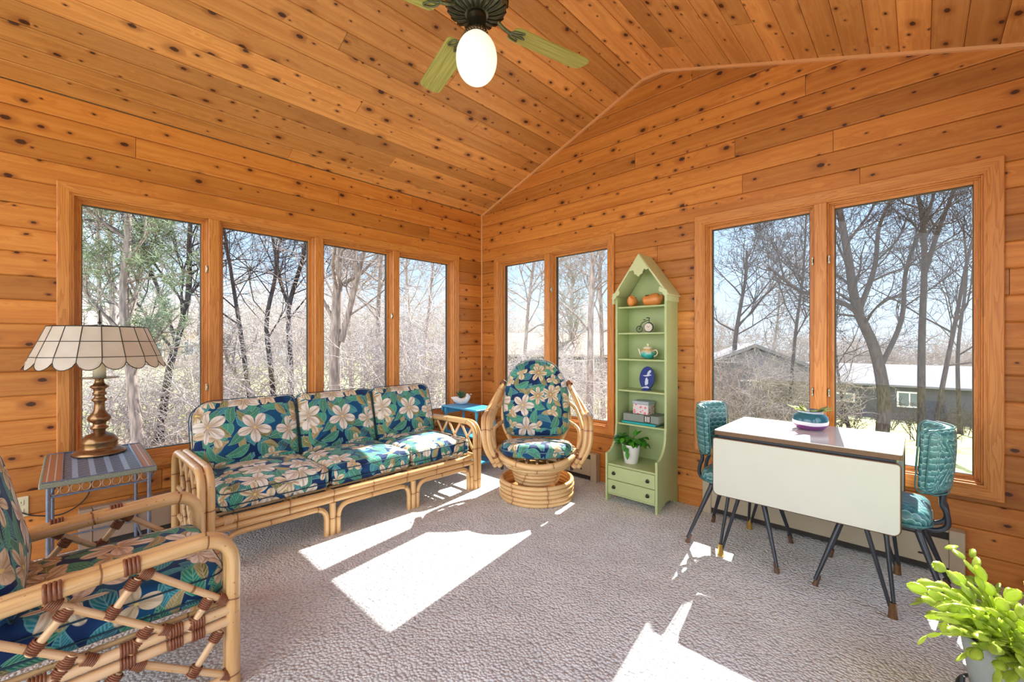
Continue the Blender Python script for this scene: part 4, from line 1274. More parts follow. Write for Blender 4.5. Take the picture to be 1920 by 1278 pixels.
# ================================================================== blue tiered side table, bird planter
bt = thing('blue_side_table', 'turquoise painted tiered side table with turned legs in the corner behind the sofa', 'side table', (0.35, -0.48, 0))
BX0, BX1, BY0, BY1 = 0.09, 0.625, -0.635, -0.345
m = MB(); m.box(BX0, BX1, BY0, BY1, 0.583, 0.600, 0.004); m.build('tabletop', M['blue_paint'], bt)
m = MB(); m.prism([(-.14, 0), (.14, 0), (.14, -.05), (.10, -.085), (-.10, -.085), (-.14, -.05)], (BX0 - .003, (BY0 + BY1) / 2, 0.594), (0, 1, 0), (0, 0, 1), (-.012, 0, 0)); m.build('drop_end', M['blue_paint'], bt)
for z in (0.335, 0.085):
    m = MB(); m.box(BX0 + .015, BX1 - .015, BY0 + .015, BY1 - .015, z - .014, z, 0.003); m.build('shelf', M['blue_paint'], bt)
tp = [(0, 0), (.009, 0), (.013, .02), (.010, .035), (.017, .05), (.017, .10), (.010, .115), (.014, .14), (.015, .2), (.010, .27), (.017, .30), (.017, .35), (.010, .365), (.014, .39), (.015, .45), (.009, .50), (.016, .53), (.017, .583), (0, .583)]
for x in (BX0 + .03, BX1 - .03):
    for y in (BY0 + .03, BY1 - .03):
        m = MB(); m.lathe(tp, 14, (x, y, 0)); m.build('leg', M['blue_paint'], bt)

bp = Vector((0.215, -0.47, 0.6005))
bd = thing('bird_planter', 'white ceramic bird planter with a spiky succulent on the blue side table', 'planter', bp)
dr = Vector((0.72, 0.69, 0)).normalized()
m = MB()
rot = Matrix(((dr.x, -dr.y, 0, 0), (dr.y, dr.x, 0, 0), (0, 0, 1, 0), (0, 0, 0, 1)))
m.M = Matrix.Translation(bp) @ rot
m.tube(smooth_path([(-0.115, 0, 0.070), (-0.085, 0, 0.062), (-0.045, 0, 0.046), (0.0, 0, 0.038), (0.035, 0, 0.046), (0.058, 0, 0.075), (0.062, 0, 0.098), (0.068, 0, 0.106)], 5),
       [0.006 + 0 * i for i in range(1)] * 0 or [0.005, 0.008, 0.012, 0.015, 0.018, 0.022, 0.026, 0.030, 0.033, 0.035, 0.036, 0.037, 0.0375, 0.038, 0.038, 0.038, 0.0378, 0.0375, 0.037, 0.036, 0.034, 0.032, 0.030, 0.029, 0.028, 0.0275, 0.027, 0.0265, 0.026, 0.0255, 0.025, 0.024, 0.022, 0.019, 0.015, 0.010], 18, round_end=True)
m.tube([(0.085, 0, 0.108), (0.102, 0, 0.105)], [0.008, 0.001], 8)
m.build('bird_body', M['white_ceramic'], bd)
m = MB(); m.M = Matrix.Translation(bp) @ rot; m.lathe([(0, .068), (.026, .068), (.030, .076), (.026, .078), (0, .074)], 18, (-0.012, 0, 0)); m.build('planting_hole', M['soil'], bd)
m = MB(); m.M = Matrix.Translation(bp) @ rot; rg = random.Random(3)
for k in range(26):
    a = rg.uniform(0, 2 * PI); t = rg.uniform(.1, .8); L = rg.uniform(.055, .085); b = Vector((-.012 + .01 * math.cos(a), .01 * math.sin(a), .072))
    d = Vector((math.cos(a) * t, math.sin(a) * t, 1)).normalized(); m.tube([b, b + d * L * .5, b + d * L], [.006, .0065, .0006], 6)
m.build('succulent_leaves', M['spiky'], bd)

# ================================================================== green house-shaped bookcase
bk = thing('green_bookcase', 'tall pale green bookcase shaped like a narrow house with two drawers', 'bookcase', (2.07, -0.18, 0))
BL, BR, TH = 1.858, 2.288, 0.017
side = [(-0.002, 0.0), (-0.045, 0.0), (-0.06, 0.022), (-0.085, 0.036), (-0.11, 0.030), (-0.14, 0.052), (-0.22, 0.052), (-0.25, 0.030), (-0.275, 0.036), (-0.30, 0.022), (-0.315, 0.0), (-0.36, 0.0), (-0.36, 0.375)]
side += [(-0.36 + 0.004 + 0.146 * math.sin(t) ** 1.0, 0.375 + 0.185 * (1 - math.cos(t))) for t in [PI / 2 * k / 10 for k in range(1, 11)]]
side += [(-0.205, 0.60), (-0.205, 1.615), (-0.002, 1.615)]
for x, nm in ((BL, 'side_panel'), (BR - TH, 'side_panel')):
    m = MB(); m.prism([(a, b) for a, b in side], (x, 0, 0), (0, 1, 0), (0, 0, 1), (TH, 0, 0)); m.build(nm, M['green_paint'], bk)
m = MB(); XC = (BL + BR) / 2
m.prism([(BL + TH, 0.05), (BR - TH, 0.05), (BR - TH, 1.63), (XC, 1.922), (BL + TH, 1.63)], (0, -0.012, 0), (1, 0, 0), (0, 0, 1), (0, 0.010, 0)); m.build('back_panel', M['green_paint'], bk)
SHZ = [1.535, 1.325, 1.115, 0.865, 0.595]
for z in SHZ:
    m = MB(); m.box(BL + TH + .0005, BR - TH - .0005, -0.198, -0.0125, z - 0.013, z, 0.002); m.build('shelf', M['green_paint'], bk)
m = MB(); m.box(BL + TH + .0005, BR - TH - .0005, -0.352, -0.0125, 0.280, 0.295, 0.002); m.build('counter', M['green_paint'], bk)
m = MB(); m.box(BL + TH + .0005, BR - TH - .0005, -0.350, -0.0125, 0.052, 0.064, 0.002); m.build('bottom_board', M['green_paint'], bk)
for z0, z1 in ((0.066, 0.170), (0.174, 0.278)):
    m = MB(); m.box(BL + TH + .003, BR - TH - .003, -0.359, -0.20, z0, z1, 0.003); d = m.build('drawer', M['green_paint'], bk)
    for x in (BL + .075, BR - .075):
        m = MB(); m.M = Matrix.Translation((x, -0.359, (z0 + z1) / 2)) @ Matrix.Rotation(PI / 2, 4, 'X')
        m.lathe([(0, 0), (.013, 0), (.015, .004), (.012, .008), (.008, .007), (.007, .014), (.010, .018), (.007, .022), (0, .023)], 18); m.build('knob', M['bronze'], d)
# roof: two slopes with scalloped front boards
sl = Vector((XC - (BL - .012), 0, 1.925 - 1.612)).normalized()
for sg in (-1, 1):
    ex = XC + sg * (XC - BL + 0.014); m = MB()
    p0, p1 = (ex, 1.600), (XC, 1.925)
    nx, nz = (p1[1] - p0[1]), -(p1[0] - p0[0]); l = math.hypot(nx, nz); nx, nz = -sg * nx / l * -1 * 0.014, -sg * nz / l * -1 * 0.014
    if nz < 0: nx, nz = -nx, -nz
    m.prism([p0, p1, (XC, 1.943), (p0[0] + nx, p0[1] + nz)], (0, -0.225, 0), (1, 0, 0), (0, 0, 1), (0, 0.222, 0)); m.build('roof_panel', M['green_edge'], bk)
    m = MB()      # eave bracket, scalloped
    poly = [(0, 0.062), (0.058, 0.095), (0.066, 0.070), (0.056, 0.052), (0.036, 0.048), (0.030, 0.030), (0.016, 0.022), (0.014, -0.012), (0.0, -0.022)]
    m.prism([(ex - sg * (a + .000), 1.575 + b) for a, b in poly], (0, -0.232, 0), (1, 0, 0), (0, 0, 1), (0, 0.012, 0)); m.build('eave_bracket', M['green_edge'], bk)
    m = MB(); x_ = BR if sg > 0 else BL
    m.box(x_, x_ + sg * 0.011, -0.225, -0.004, 1.560, 1.605, 0.002); m.build('eave_trim', M['green_edge'], bk)
m = MB()
pl = [(0, 1.938), (-.085, 1.815), (-.062, 1.808), (-.05, 1.818), (-.036, 1.800), (-.034, 1.782), (-.018, 1.778), (0, 1.760), (.018, 1.778), (.034, 1.782), (.036, 1.800), (.05, 1.818), (.062, 1.808), (.085, 1.815)]
m.prism([(XC + a, b) for a, b in pl], (0, -0.234, 0), (1, 0, 0), (0, 0, 1), (0, 0.012, 0)); m.build('gable_ornament', M['green_edge'], bk)

# ---- things on the shelves
M['clog'] = plain('orange_wood', (0.70, 0.27, 0.07), 0.3, 0, 0.25, 0.5, 18)
M['clog_in'] = plain('dark_hollow', (0.05, 0.02, 0.012), 0.6)


def clog(loc, ang, label, s=1.0):
    t = thing('wooden_shoe', label, 'ornament', loc, 'pair of small wooden shoes')
    m = MB(); m.M = Matrix.Translation(loc) @ Matrix.Rotation(ang, 4, 'Z') @ Matrix.Diagonal((s, s * 1.1, s * 1.45, 1))
    P = [(-0.070, 0.022), (-0.062, 0.026), (-0.040, 0.030), (-0.010, 0.031), (0.020, 0.034), (0.045, 0.034), (0.062, 0.036), (0.076, 0.046), (0.082, 0.058)]
    m.tube(smooth_path([(x, 0, z) for x, z in P], 3), [0.010, .018, .022, .026, .027, .028, .029, .030, .031, .032, .033, .034, .034, .034, .034, .033, .031, .029, .026, .023, .019, .015, .011, .007, .003], 18, round_end=True)
    o = m.build('shoe_body', M['clog'], t)
    m = MB(); m.M = Matrix.Translation(loc) @ Matrix.Rotation(ang, 4, 'Z') @ Matrix.Diagonal((s, s * 1.1, s * 1.45, 1))
    m.lathe([(0, .004), (.022, .003), (.026, 0), (0.024, -.006), (0, -.01)], 20, (-0.030, 0, 0.056), sy=0.8); m.build('opening', M['clog_in'], t)
    return t


clog(Vector((1.975, -0.135, 1.536)), math.radians(-80), 'left one of two small carved wooden shoes on the top shelf', 0.92)
clog(Vector((2.135, -0.125, 1.536)), math.radians(10), 'right one of two small carved wooden shoes on the top shelf')

cl = thing('bicycle_clock', 'small black bicycle ornament with a clock face wheel on the second shelf', 'clock', (2.07, -0.12, 1.3255))
def wheel(mb, c, r, tr, sp=8):
    mb.tube([(c[0] + r * math.cos(t), c[1], c[2] + r * math.sin(t)) for t in [2 * PI * k / 28 for k in range(28)]], tr, 8, True)
    for k in range(sp):
        a = 2 * PI * k / sp; mb.tube([c, (c[0] + r * math.cos(a), c[1], c[2] + r * math.sin(a))], 0.0012, 5)
m = MB(); wheel(m, (2.025, -.12, 1.3265 + .028), 0.025, 0.0032); m.build('rear_wheel', M['black_metal'], cl)
m = MB(); wheel(m, (2.105, -.12, 1.3265 + .040), 0.037, 0.0038, 0); m.build('front_wheel', M['black_metal'], cl)
m = MB(); m.M = Matrix.Translation((2.105, -.125, 1.3665)) @ Matrix.Rotation(PI / 2, 4, 'X'); m.lathe([(0, -.004), (.033, -.004), (.033, .004), (0, .004)], 28, smooth=False); fc = m.build('clock_face', plain('clock_white', (.75, .68, .62), .4), cl)
m = MB()
for a, l in ((2.3, .020), (0.7, .014)): m.tube([(2.105, -.1298, 1.3665), (2.105 + l * math.cos(a), -.1298, 1.3665 + l * math.sin(a))], 0.0011, 5)
for k in range(12): a = k * PI / 6; m.tube([(2.105 + .027 * math.cos(a), -.1298, 1.3665 + .027 * math.sin(a)), (2.105 + .031 * math.cos(a), -.1298, 1.3665 + .031 * math.sin(a))], 0.001, 5)
m.build('clock_hands', M['dark'], fc)
m = MB(); m.tube(smooth_path([(2.025, -.12, 1.3545), (2.045, -.12, 1.40), (2.08, -.12, 1.418), (2.105, -.12, 1.425)], 5), 0.003, 6); m.tube([(2.105, -.113, 1.3665), (2.105, -.113, 1.44)], .0028, 6)
m.tube([(2.085, -.12, 1.443), (2.11, -.12, 1.442)], .0035, 6); m.tube([(2.105, -.14, 1.44), (2.105, -.10, 1.44)], .0022, 6); m.box(2.06, 2.08, -.127, -.113, 1.425, 1.431, .002); m.build('frame', M['black_metal'], cl)

M['teapot'] = None
n = NT('painted_teapot', 0.15, 0.6); _, _, z_ = n.sep(n.obj()); no_ = n.noise(n.obj(), 45.0, 2)
f_ = n.ma('ADD', n.ma('MULTIPLY', z_, 9.0), n.ma('MULTIPLY', no_, 0.5))
n.color(n.ramp(f_, [(0.20, (.30, .22, .08)), (0.40, (.02, .34, .33)), (0.62, (.05, .45, .42)), (0.80, (.62, .60, .45)), (0.92, (.75, .38, .12)), (1.0, (.75, .70, .55))]))
M['teapot'] = n.m
M['cream_glaze'] = plain('cream_glaze', (0.74, 0.72, 0.52), 0.15)
TP = Vector((2.095, -0.115, 1.1155))
tp_ = thing('teapot', 'small turquoise and orange painted teapot on the third shelf', 'teapot', TP)
m = MB(); m.M = Matrix.Translation(TP); m.lathe([(0, 0), (.028, 0), (.032, .004), (.050, .020), (.057, .040), (.053, .060), (.040, .076), (.034, .080), (.034, .084), (0, .084)], 28); m.build('body', M['teapot'], tp_, local=False)
m = MB(); m.M = Matrix.Translation(TP); m.tube(smooth_path([(-.050, 0, .030), (-.066, 0, .045), (-.072, 0, .066), (-.082, 0, .082)], 4), [.013, .012, .011, .010, .009, .0085, .008, .0075, .007, .0065, .006, .006, .006], 10); m.build('spout', M['cream_glaze'], tp_)
m = MB(); m.M = Matrix.Translation(TP); m.tube(smooth_path([(.045, 0, .068), (.068, 0, .072), (.080, 0, .055), (.074, 0, .034), (.052, 0, .022)], 5), .0052, 8); m.build('handle', M['cream_glaze'], tp_)
m = MB(); m.M = Matrix.Translation(TP); m.lathe([(.036, .083), (.037, .088), (.026, .098), (.010, .102), (.006, .108), (.012, .116), (.008, .124), (0, .126)], 24); m.build('lid', M['cream_glaze'], tp_)

OV = Vector((2.085, -0.115, 0.866))
ov = thing('oval_plaque', 'dark blue oval ceramic plaque with a white bird standing on the fourth shelf', 'plaque', OV)
M['cobalt'] = plain('cobalt_glaze', (0.012, 0.045, 0.22), 0.12); M['pale_blue'] = plain('pale_blue_paint', (0.55, 0.62, 0.80), 0.3)
tq = math.radians(10); uyq = Vector((0, math.sin(tq), math.cos(tq))); uzq = Vector((0, -math.cos(tq), math.sin(tq)))
m = MB(); m.prism([(.062 * math.cos(a), .094 + .093 * math.sin(a)) for a in [2 * PI * k / 36 for k in range(36)]], OV + Vector((0, 0, .002)), (1, 0, 0), uyq, uzq * .016); m.build('oval_plate', M['cobalt'], ov)
m = MB(); o_ = OV + Vector((0, 0, .002)) + uzq * .0165
for poly in ([(-.008, .035), (.008, .04), (.012, .075), (.004, .098), (-.008, .092), (-.012, .06)], [(-.038, .112), (-.008, .116), (.030, .124), (.040, .118), (.010, .108), (-.012, .106)], [(.0, .120), (.014, .118), (.034, .146), (.030, .158), (.018, .156), (.006, .142)],
             [(-.030, .012), (.028, .014), (.024, .022), (.006, .030), (-.010, .024), (-.034, .018)], [(.010, .04), (.016, .05), (.014, .085), (.010, .08)]):
    m.prism(poly, o_, (1, 0, 0), uyq, uzq * .0015)
m.build('bird_figure', M['pale_blue'], ov)
m = MB(); m.prism([(-.03, 0), (.03, 0), (.026, .012), (-.026, .012)], OV + Vector((0, .016, .0)), (1, 0, 0), (0, 0, 1), (0, -.05, 0)); m.build('foot', M['cobalt'], ov)


def book(name, label, x0, x1, y0, y1, z0, h, cover, band=None, spine_y=True, ang=0):
    c = Vector(((x0 + x1) / 2, (y0 + y1) / 2, z0)); t = thing(name, label, 'book', c)
    R_ = Matrix.Translation(c) @ Matrix.Rotation(ang, 4, 'Z') @ Matrix.Translation(-c)
    m = MB(); m.M = R_
    m.box(x0, x1, y0, y1, z0, z0 + .0035, .001); m.box(x0, x1, y0, y1, z0 + h - .0035, z0 + h, .001); m.box(x0, x1, y0, y0 + .004, z0, z0 + h, .001); m.build('cover', cover, t)
    m = MB(); m.M = R_; m.box(x0 + .006, x1 - .005, y0 + .004, y1 - .006, z0 + .0036, z0 + h - .0036); m.build('pages', plain('paper', (.66, .66, .62), .8), t)
    if band:
        m = MB(); m.M = R_; xa = x0 + (x1 - x0) * .60; m.box(xa, xa + .055, y0 - .0006, y0 + .001, z0 + .004, z0 + h - .004); b = m.build('title_label', M['dark'], t)
        m = MB(); m.M = R_
        for k in range(3): m.box(xa + .010 + k * .014, xa + .017 + k * .014, y0 - .0012, y0 - .0004, z0 + .010, z0 + h - .010)
        m.build('gilt_bars', M['white_ceramic'], b)
        m = MB(); m.M = R_
        for q in (.13, .5): m.box(x0 + (x1 - x0) * q, x0 + (x1 - x0) * q + .003, y0 - .0006, y0 + .001, z0 + .002, z0 + h - .002)
        m.build('spine_band', M['steel'], t)
    return t


book('book', 'thin teal book lying at the bottom of the pile on the fifth shelf', 1.905, 2.195, -0.19, -0.03, 0.5955, 0.020, plain('teal_cover', (.0, .33, .33), .45), ang=-.02)
book('book', 'thick grey green book with black title block lying on the teal book', 1.915, 2.215, -0.182, -0.02, 0.616, 0.062, plain('grey_cover', (.20, .24, .21), .5), True)
n = NT('rose_paper', 0.5); vo_ = n.vor(n.obj(), 42.0, 0.9, '3D'); base_ = n.mix(n.noise(n.obj(), 60.0, 2), (.72, .66, .64), (.50, .52, .55))
n.color(n.mix(n.step(vo_.outputs['Distance'], .46, .34), base_, (.72, .16, .17)))
bxc = Vector((2.06, -.115, .6785))
gb = thing('gift_box', 'small lidded box with a red rose pattern on top of the grey book', 'box', bxc)
m = MB(); m.box(1.995, 2.125, -.170, -.060, .6785, .755, .002); m.build('box_body', n.m, gb)
m = MB(); m.box(1.991, 2.129, -.174, -.056, .7555, .782, .003); m.build('lid', plain('grey_lid', (.36, .41, .44), .45), gb)

# potted pothos on the counter
PP = on(1194, 866, 0.296); PP = Vector((2.008, -0.225, 0.2955))
pt = thing('pothos_plant', 'bushy green trailing plant in a white pot above the bookcase drawers', 'potted plant', PP)
m = MB(); m.M = Matrix.Translation(PP); m.lathe([(0, 0), (.048, 0), (.052, .004), (.070, .135), (.072, .150), (.066, .150), (.062, .130), (0, .128)], 32); m.build('pot', M['white_ceramic'], pt)
m = MB(); m.M = Matrix.Translation(PP); m.lathe([(0, .134), (.061, .1335), (0, .1336)], 24); m.build('soil', M['soil'], pt)


def leaf_blade(mb, base, d, up, L, W, curl=0.3, n=6, fold=0.15, heart=True):
    "an arched leaf with a folded midrib"
    d = Vector(d).normalized(); up = Vector(up); up = (up - d * up.dot(d)).normalized(); sd = d.cross(up)
    vs = []; fs = []
    for i in range(n + 1):
        t = i / n; w = W * (math.sin(PI * min(1, t ** (0.62 if heart else 0.9))) ** 0.8 if 0 < t < 1 else 0.02)
        th = curl * t * t * 1.6
        c = Vector(base) + d * (L * (t - .12 * curl * t ** 3)) - up * (L * curl * t * t * 0.7)
        vs += [c + sd * w + up * fold * w, c, c - sd * w + up * fold * w]
    for i in range(n):
        for k in (0, 1): fs.append((i * 3 + k, i * 3 + k + 1, i * 3 + k + 4, i * 3 + k + 3))
    th_ = up * 0.0012; m0 = len(vs); vs += [Vector(v) - th_ for v in vs]
    fs += [tuple(reversed([q + m0 for q in f])) for f in fs]
    mb.add(vs, fs, None, True)


rg = random.Random(11); m = MB(); st = MB()
top = PP + Vector((0, 0, .135))
for k in range(64):
    a = rg.uniform(0, 2 * PI); r = rg.uniform(.01, .05); b = top + Vector((math.cos(a) * r, math.sin(a) * r, 0))
    out = rg.uniform(.02, .085); h = rg.uniform(.02, .085); a2 = a + rg.uniform(-.4, .4)
    if a2 % (2 * PI) < PI and math.sin(a2) > 0.3: out *= 0.8
    e_ = b + Vector((math.cos(a2) * out, math.sin(a2) * out * .8, h)); e_.y = min(e_.y, -0.075)
    e_.x = max(1.935, min(2.13, e_.x))
    st.tube(smooth_path([b, (b + e_) / 2 + Vector((0, 0, .02)), e_], 3), .0016, 5)
    dd = Vector((math.cos(a2), math.sin(a2) * .7, rg.uniform(-.5, .3)))
    dd.y = min(dd.y, .1)
    leaf_blade(m, e_, dd, (rg.uniform(-.3, .3), rg.uniform(-.5, .1), 1), rg.uniform(.045, .068), rg.uniform(.018, .026), rg.uniform(.2, .9))
for (dx, dy, dz) in ((.005, -.075, -.02), (.01, -.078, -.055), (-.02, -.074, .0)): leaf_blade(m, top + Vector((dx, dy, dz + .02)), (.1, -.25, -1), (0, -1, 0), .06, .018, .1)
m.build('leaves', M['pothos'], pt); st.build('stems', M['pothos'], pt)

# ================================================================== drop leaf table
TX0, TX1, TY0, TY1, TZ = 2.792, 3.602, -0.700, -0.105, 0.740
dt = thing('drop_leaf_table', 'white laminate drop leaf table with splayed black legs under the big window', 'table', ((TX0 + TX1) / 2, -0.4, 0))
M['band'] = plain('dark_edge_band', (0.16, 0.09, 0.05), 0.3, 0.3, 0.3)
m = MB(); m.prism(rrect(TX0, TX1, TY0, TY1, .012, 3), (0, 0, TZ - .004), (1, 0, 0), (0, 1, 0), (0, 0, .004)); m.build('tabletop', M['laminate'], dt)
m = MB(); m.prism(rrect(TX0 - .001, TX1 + .001, TY0 - .001, TY1 + .001, .012, 3), (0, 0, TZ - .027), (1, 0, 0), (0, 1, 0), (0, 0, .0225)); m.build('edge_band', M['band'], dt)
for y0, y1 in ((-0.716, -0.703), (-0.102, -0.089)):
    m = MB(); m.prism(rrect(TX0 + .001, TX1 - .008, 0.372, 0.694, [.028, .028, .012, .012], 6), (0, y1, 0), (1, 0, 0), (0, 0, 1), (0, y0 - y1, 0)); lf = m.build('drop_leaf', M['leaf_laminate'], dt)
    m = MB(); yy = y0 if y0 < -.5 else y1
    m.tube([(a, (y0 + y1) / 2, b) for a, b in rrect(TX0 + .0005, TX1 - .0075, 0.3715, 0.6945, [.028, .028, .012, .012], 6)], .0055, 6, True); m.build('leaf_edge', M['band'], lf)
m = MB(); m.box(TX0 + .02, TX1 - .02, TY0 + .004, TY1 - .004, 0.655, 0.713, .003); m.build('apron', M['black_metal'], dt)


def rod(mb, a, b, r0, r1, seg=10): mb.tube([a, b], [r0, r1], seg)


for fx, fy in ((2.818, -0.668), (3.570, -0.722), (2.835, -0.150), (3.570, -0.215)):
    sx = 1 if fx < 3.2 else -1; sy_ = 1 if fy < -.4 else -1
    lg = MB(); f_ = Vector((fx, fy, 0.0))
    for (dx, dy) in ((0.055, 0.17), (0.17, 0.055)):
        off = Vector((.006 if dx > .1 else -.006, 0, 0)) * sx
        rod(lg, f_ + off + Vector((0, 0, .035)), f_ + Vector((sx * dx, sy_ * dy * .7, .66)), 0.0075, 0.013)
    l = lg.build('leg', M['black_metal'], dt)
    c = MB(); c.tube([f_ + Vector((0, 0, .0)), f_ + Vector((0, 0, .012)), f_ + Vector((0, 0, .07))], [.019, .017, .014], 12, flat=.75); c.build('ferrule', M['brass'] if fx < 3.2 else M['old_brass'], l)

# bowl of succulents
BW = Vector((3.195, -0.300, TZ + .0005))
bw_t = thing('succulent_bowl', 'round striped teal and purple bowl of succulents on the white table', 'planter', BW)
n = NT('striped_glaze', 0.10, 0.7); _, _, zz_ = n.sep(n.obj()); xx_, _, _ = n.sep(n.obj())
f_ = n.ma('ADD', n.ma('MULTIPLY', zz_, 8.0), n.ma('MULTIPLY', n.ma('SUBTRACT', n.noise(n.obj(), 6.0, 1), 0.5), 0.18))
n.color(n.ramp(f_, [(0.0, (.16, .035, .17)), (0.26, (.16, .04, .19)), (0.28, (.70, .70, .76)), (0.42, (.62, .64, .74)), (0.44, (.015, .10, .15)), (0.76, (.02, .13, .18)), (0.80, (.55, .58, .66)), (0.86, (.05, .09, .13))]))
m = MB(); m.M = Matrix.Translation(BW) @ Matrix.Diagonal((.88, .88, 1, 1))
m.lathe([(0, 0), (.062, 0), (.080, .008), (.098, .030), (.102, .052), (.096, .078), (.076, .094), (.070, .098), (.074, .108), (.078, .112), (.072, .112), (.064, .100), (0, .098)], 40); m.build('bowl', n.m, bw_t)
rg = random.Random(2); m = MB()
for k in range(15):
    a = rg.uniform(0, 2 * PI) if k > 4 else (-.3, 3.0, -1.2, 4.2, .6)[k]; t = rg.uniform(.1, .5) if k > 4 else .22; L = rg.uniform(.05, .08) if k > 4 else .095
    b = BW + Vector((.03 * math.cos(a), .03 * math.sin(a), .100)); d = Vector((math.cos(a), math.sin(a), t))
    leaf_blade(m, b, d, (0, 0, 1), L, .014, -.15, 6, .5, False)
m.build('succulent_leaves', M['succulent'], bw_t)
m = MB(); m.M = Matrix.Translation(BW); m.lathe([(0, .1), (.064, .101), (0, .1005)], 20); m.build('soil', M['soil'], bw_t)


# ================================================================== dining chairs
def chair(label, xc, yc, s, legs):
    t = thing('dining_chair', label, 'chair', (xc, yc, 0), 'teal vinyl chairs at the drop leaf table')
    m = MB(); o = rrect(xc - .20, xc + .185, yc - .19, yc + .19, .075, 7)
    m.cushion(o, (0, 0, .425), (1, 0, 0), (0, 1, 0), (0, 0, 1), .085, .035, .018); c = m.build('seat', M['vinyl'], t)
    p = MB(); p.tube([(a, b, .405) for a, b in rrect(xc - .2015, xc + .1865, yc - .1915, yc + .1915, .076, 7)], .004, 6, True); p.build('piping', M['vinyl_edge'], c)
    # curved back: arc in plan, built as a bent cushion
    bk_ = MB(); o = rrect(-.19, .19, 0, .30, [.045, .045, .035, .035], 5)
    bk_.cushion(o, (0, 0, 0), (1, 0, 0), (0, 1, 0), (0, 0, 1), .050, .024, .006, rings=8)
    def bend(p):
        a, h, d = p; a2 = a / .19
        x = xc - s * (.228 - .085 * a2 * a2 * 1.0 + h * .06 + (-d) * .95); y = yc + a * (1 - .10 * a2 * a2) - s * 0
        return (x, y, .550 + h * 1.0)
    bk_.v = [bend(p) for p in bk_.v]
    if s < 0: bk_.f = [tuple(reversed(f)) for f in bk_.f]; 
    o2 = bk_.build('backrest', M['vinyl'], t)
    import bmesh
    b = bmesh.new(); b.from_mesh(o2.data); bmesh.ops.recalc_face_normals(b, faces=b.faces); b.to_mesh(o2.data); b.free()
    p = MB()
    for dd in (.019, -.019): p.tube([bend((a, h, dd)) for a, h in rrect(-.1905, .1905, -.0005, .3005, [.045, .045, .035, .035], 5)], .0032, 6, True)
    p.build('piping', M['vinyl_edge'], o2)
    m = MB()
    for dy in (-.055, .055):
        m.tube(smooth_path([(xc - s * .02, yc + dy, .372), (xc - s * .14, yc + dy, .366), (xc - s * .200, yc + dy * 1.05, .368), (xc - s * .236, yc + dy * 1.1, .40), (xc - s * .232, yc + dy * 1.1, .46), (xc - s * .218, yc + dy * 1.1, .50), (xc - s * .228, yc + dy * 1.1, .575)], 6), .0115, 10)
    m.tube([(xc - s * .10, yc - .055, .372), (xc - s * .10, yc + .055, .372)], .010, 8)
    m.build('back_support', M['black_metal'], t)
    m = MB(); ring(m, lambda a, d, z: (a, z, .366 + d), xc - .15, xc + .15, yc - .14, yc + .14, .02, 0, .018, .002); m.build('seat_frame', M['black_metal'], t)
    for fx, fy in legs:
        tx = xc + (.135 if fx > xc else -.135); ty = yc + (.12 if fy > yc else -.12)
        m = MB(); rod(m, Vector((fx, fy, .03)), Vector((tx, ty, .372)), .0085, .0155); l = m.build('leg', M['black_metal'], t)
        d = Vector((tx - fx, ty - fy, .342)).normalized()
        m = MB(); m.tube([(fx, fy, 0), (fx + d.x * .004, fy + d.y * .004, .008), (fx + d.x * .05, fy + d.y * .05, .05)], [.0135, .0125, .0095], 10); m.build('foot_cap', M['rust'], l)
    return t


chair('teal scale patterned vinyl chair at the left end of the drop leaf table', 2.865, -0.42, 1, ((2.610, -.630), (2.620, -.205), (3.100, -.650), (3.080, -.190)))
chair('teal scale patterned vinyl chair at the right end of the drop leaf table', 3.515, -0.43, -1, ((3.270, -.650), (3.280, -.235), (3.765, -.64), (3.765, -.22)))

# ================================================================== christmas cactus in the near right corner
CP = Vector((3.875, -1.235, 0))
ps = thing('plant_stand', 'low dark wire plant stand under the leafy cactus pot', 'plant stand', CP)
m = MB(); m.tube([CP + Vector((.125 * math.cos(t), .125 * math.sin(t), .10)) for t in [2 * PI * k / 32 for k in range(32)]], .006, 8, True); 
m.tube([CP + Vector((.09 * math.cos(t), .09 * math.sin(t), .045)) for t in [2 * PI * k / 32 for k in range(32)]], .005, 8, True)
for k in range(4):
    a = k * PI / 2 + .4; c_, s_ = math.cos(a), math.sin(a); m.tube([CP + Vector((.125 * c_, .125 * s_, .10)), CP + Vector((.09 * c_, .09 * s_, .045))], .005, 6)
for k in range(2): a = k * PI / 2; m.tube([CP + Vector((.09 * math.cos(a), .09 * math.sin(a), .046)), CP - Vector((.09 * math.cos(a), .09 * math.sin(a), -.046))], .005, 6)
m.build('ring', M['black_metal'], ps)
for k in range(4):
    a = k * PI / 2 + .4; m = MB(); m.tube(smooth_path([CP + Vector((.125 * math.cos(a), .125 * math.sin(a), .16)), CP + Vector((.13 * math.cos(a), .13 * math.sin(a), .08)), CP + Vector((.155 * math.cos(a), .155 * math.sin(a), .006))], 5), .006, 8); m.build('leg', M['black_metal'], ps)
CB = CP + Vector((0, 0, .0515))
cc = thing('christmas_cactus', 'bright green trailing cactus in a grey pot at the near right corner', 'potted plant', CB)
m = MB(); m.M = Matrix.Translation(CB); m.lathe([(0, 0), (.082, 0), (.088, .006), (.118, .215), (.120, .245), (.112, .245), (.108, .22), (0, .218)], 36); m.build('pot', plain('grey_green_pot', (.27, .31, .30), .35), cc)
m = MB(); m.M = Matrix.Translation(CB); m.lathe([(0, .222), (.1085, .2215), (0, .2225)], 24); m.build('soil', M['soil'], cc)
rg = random.Random(21); m = MB()


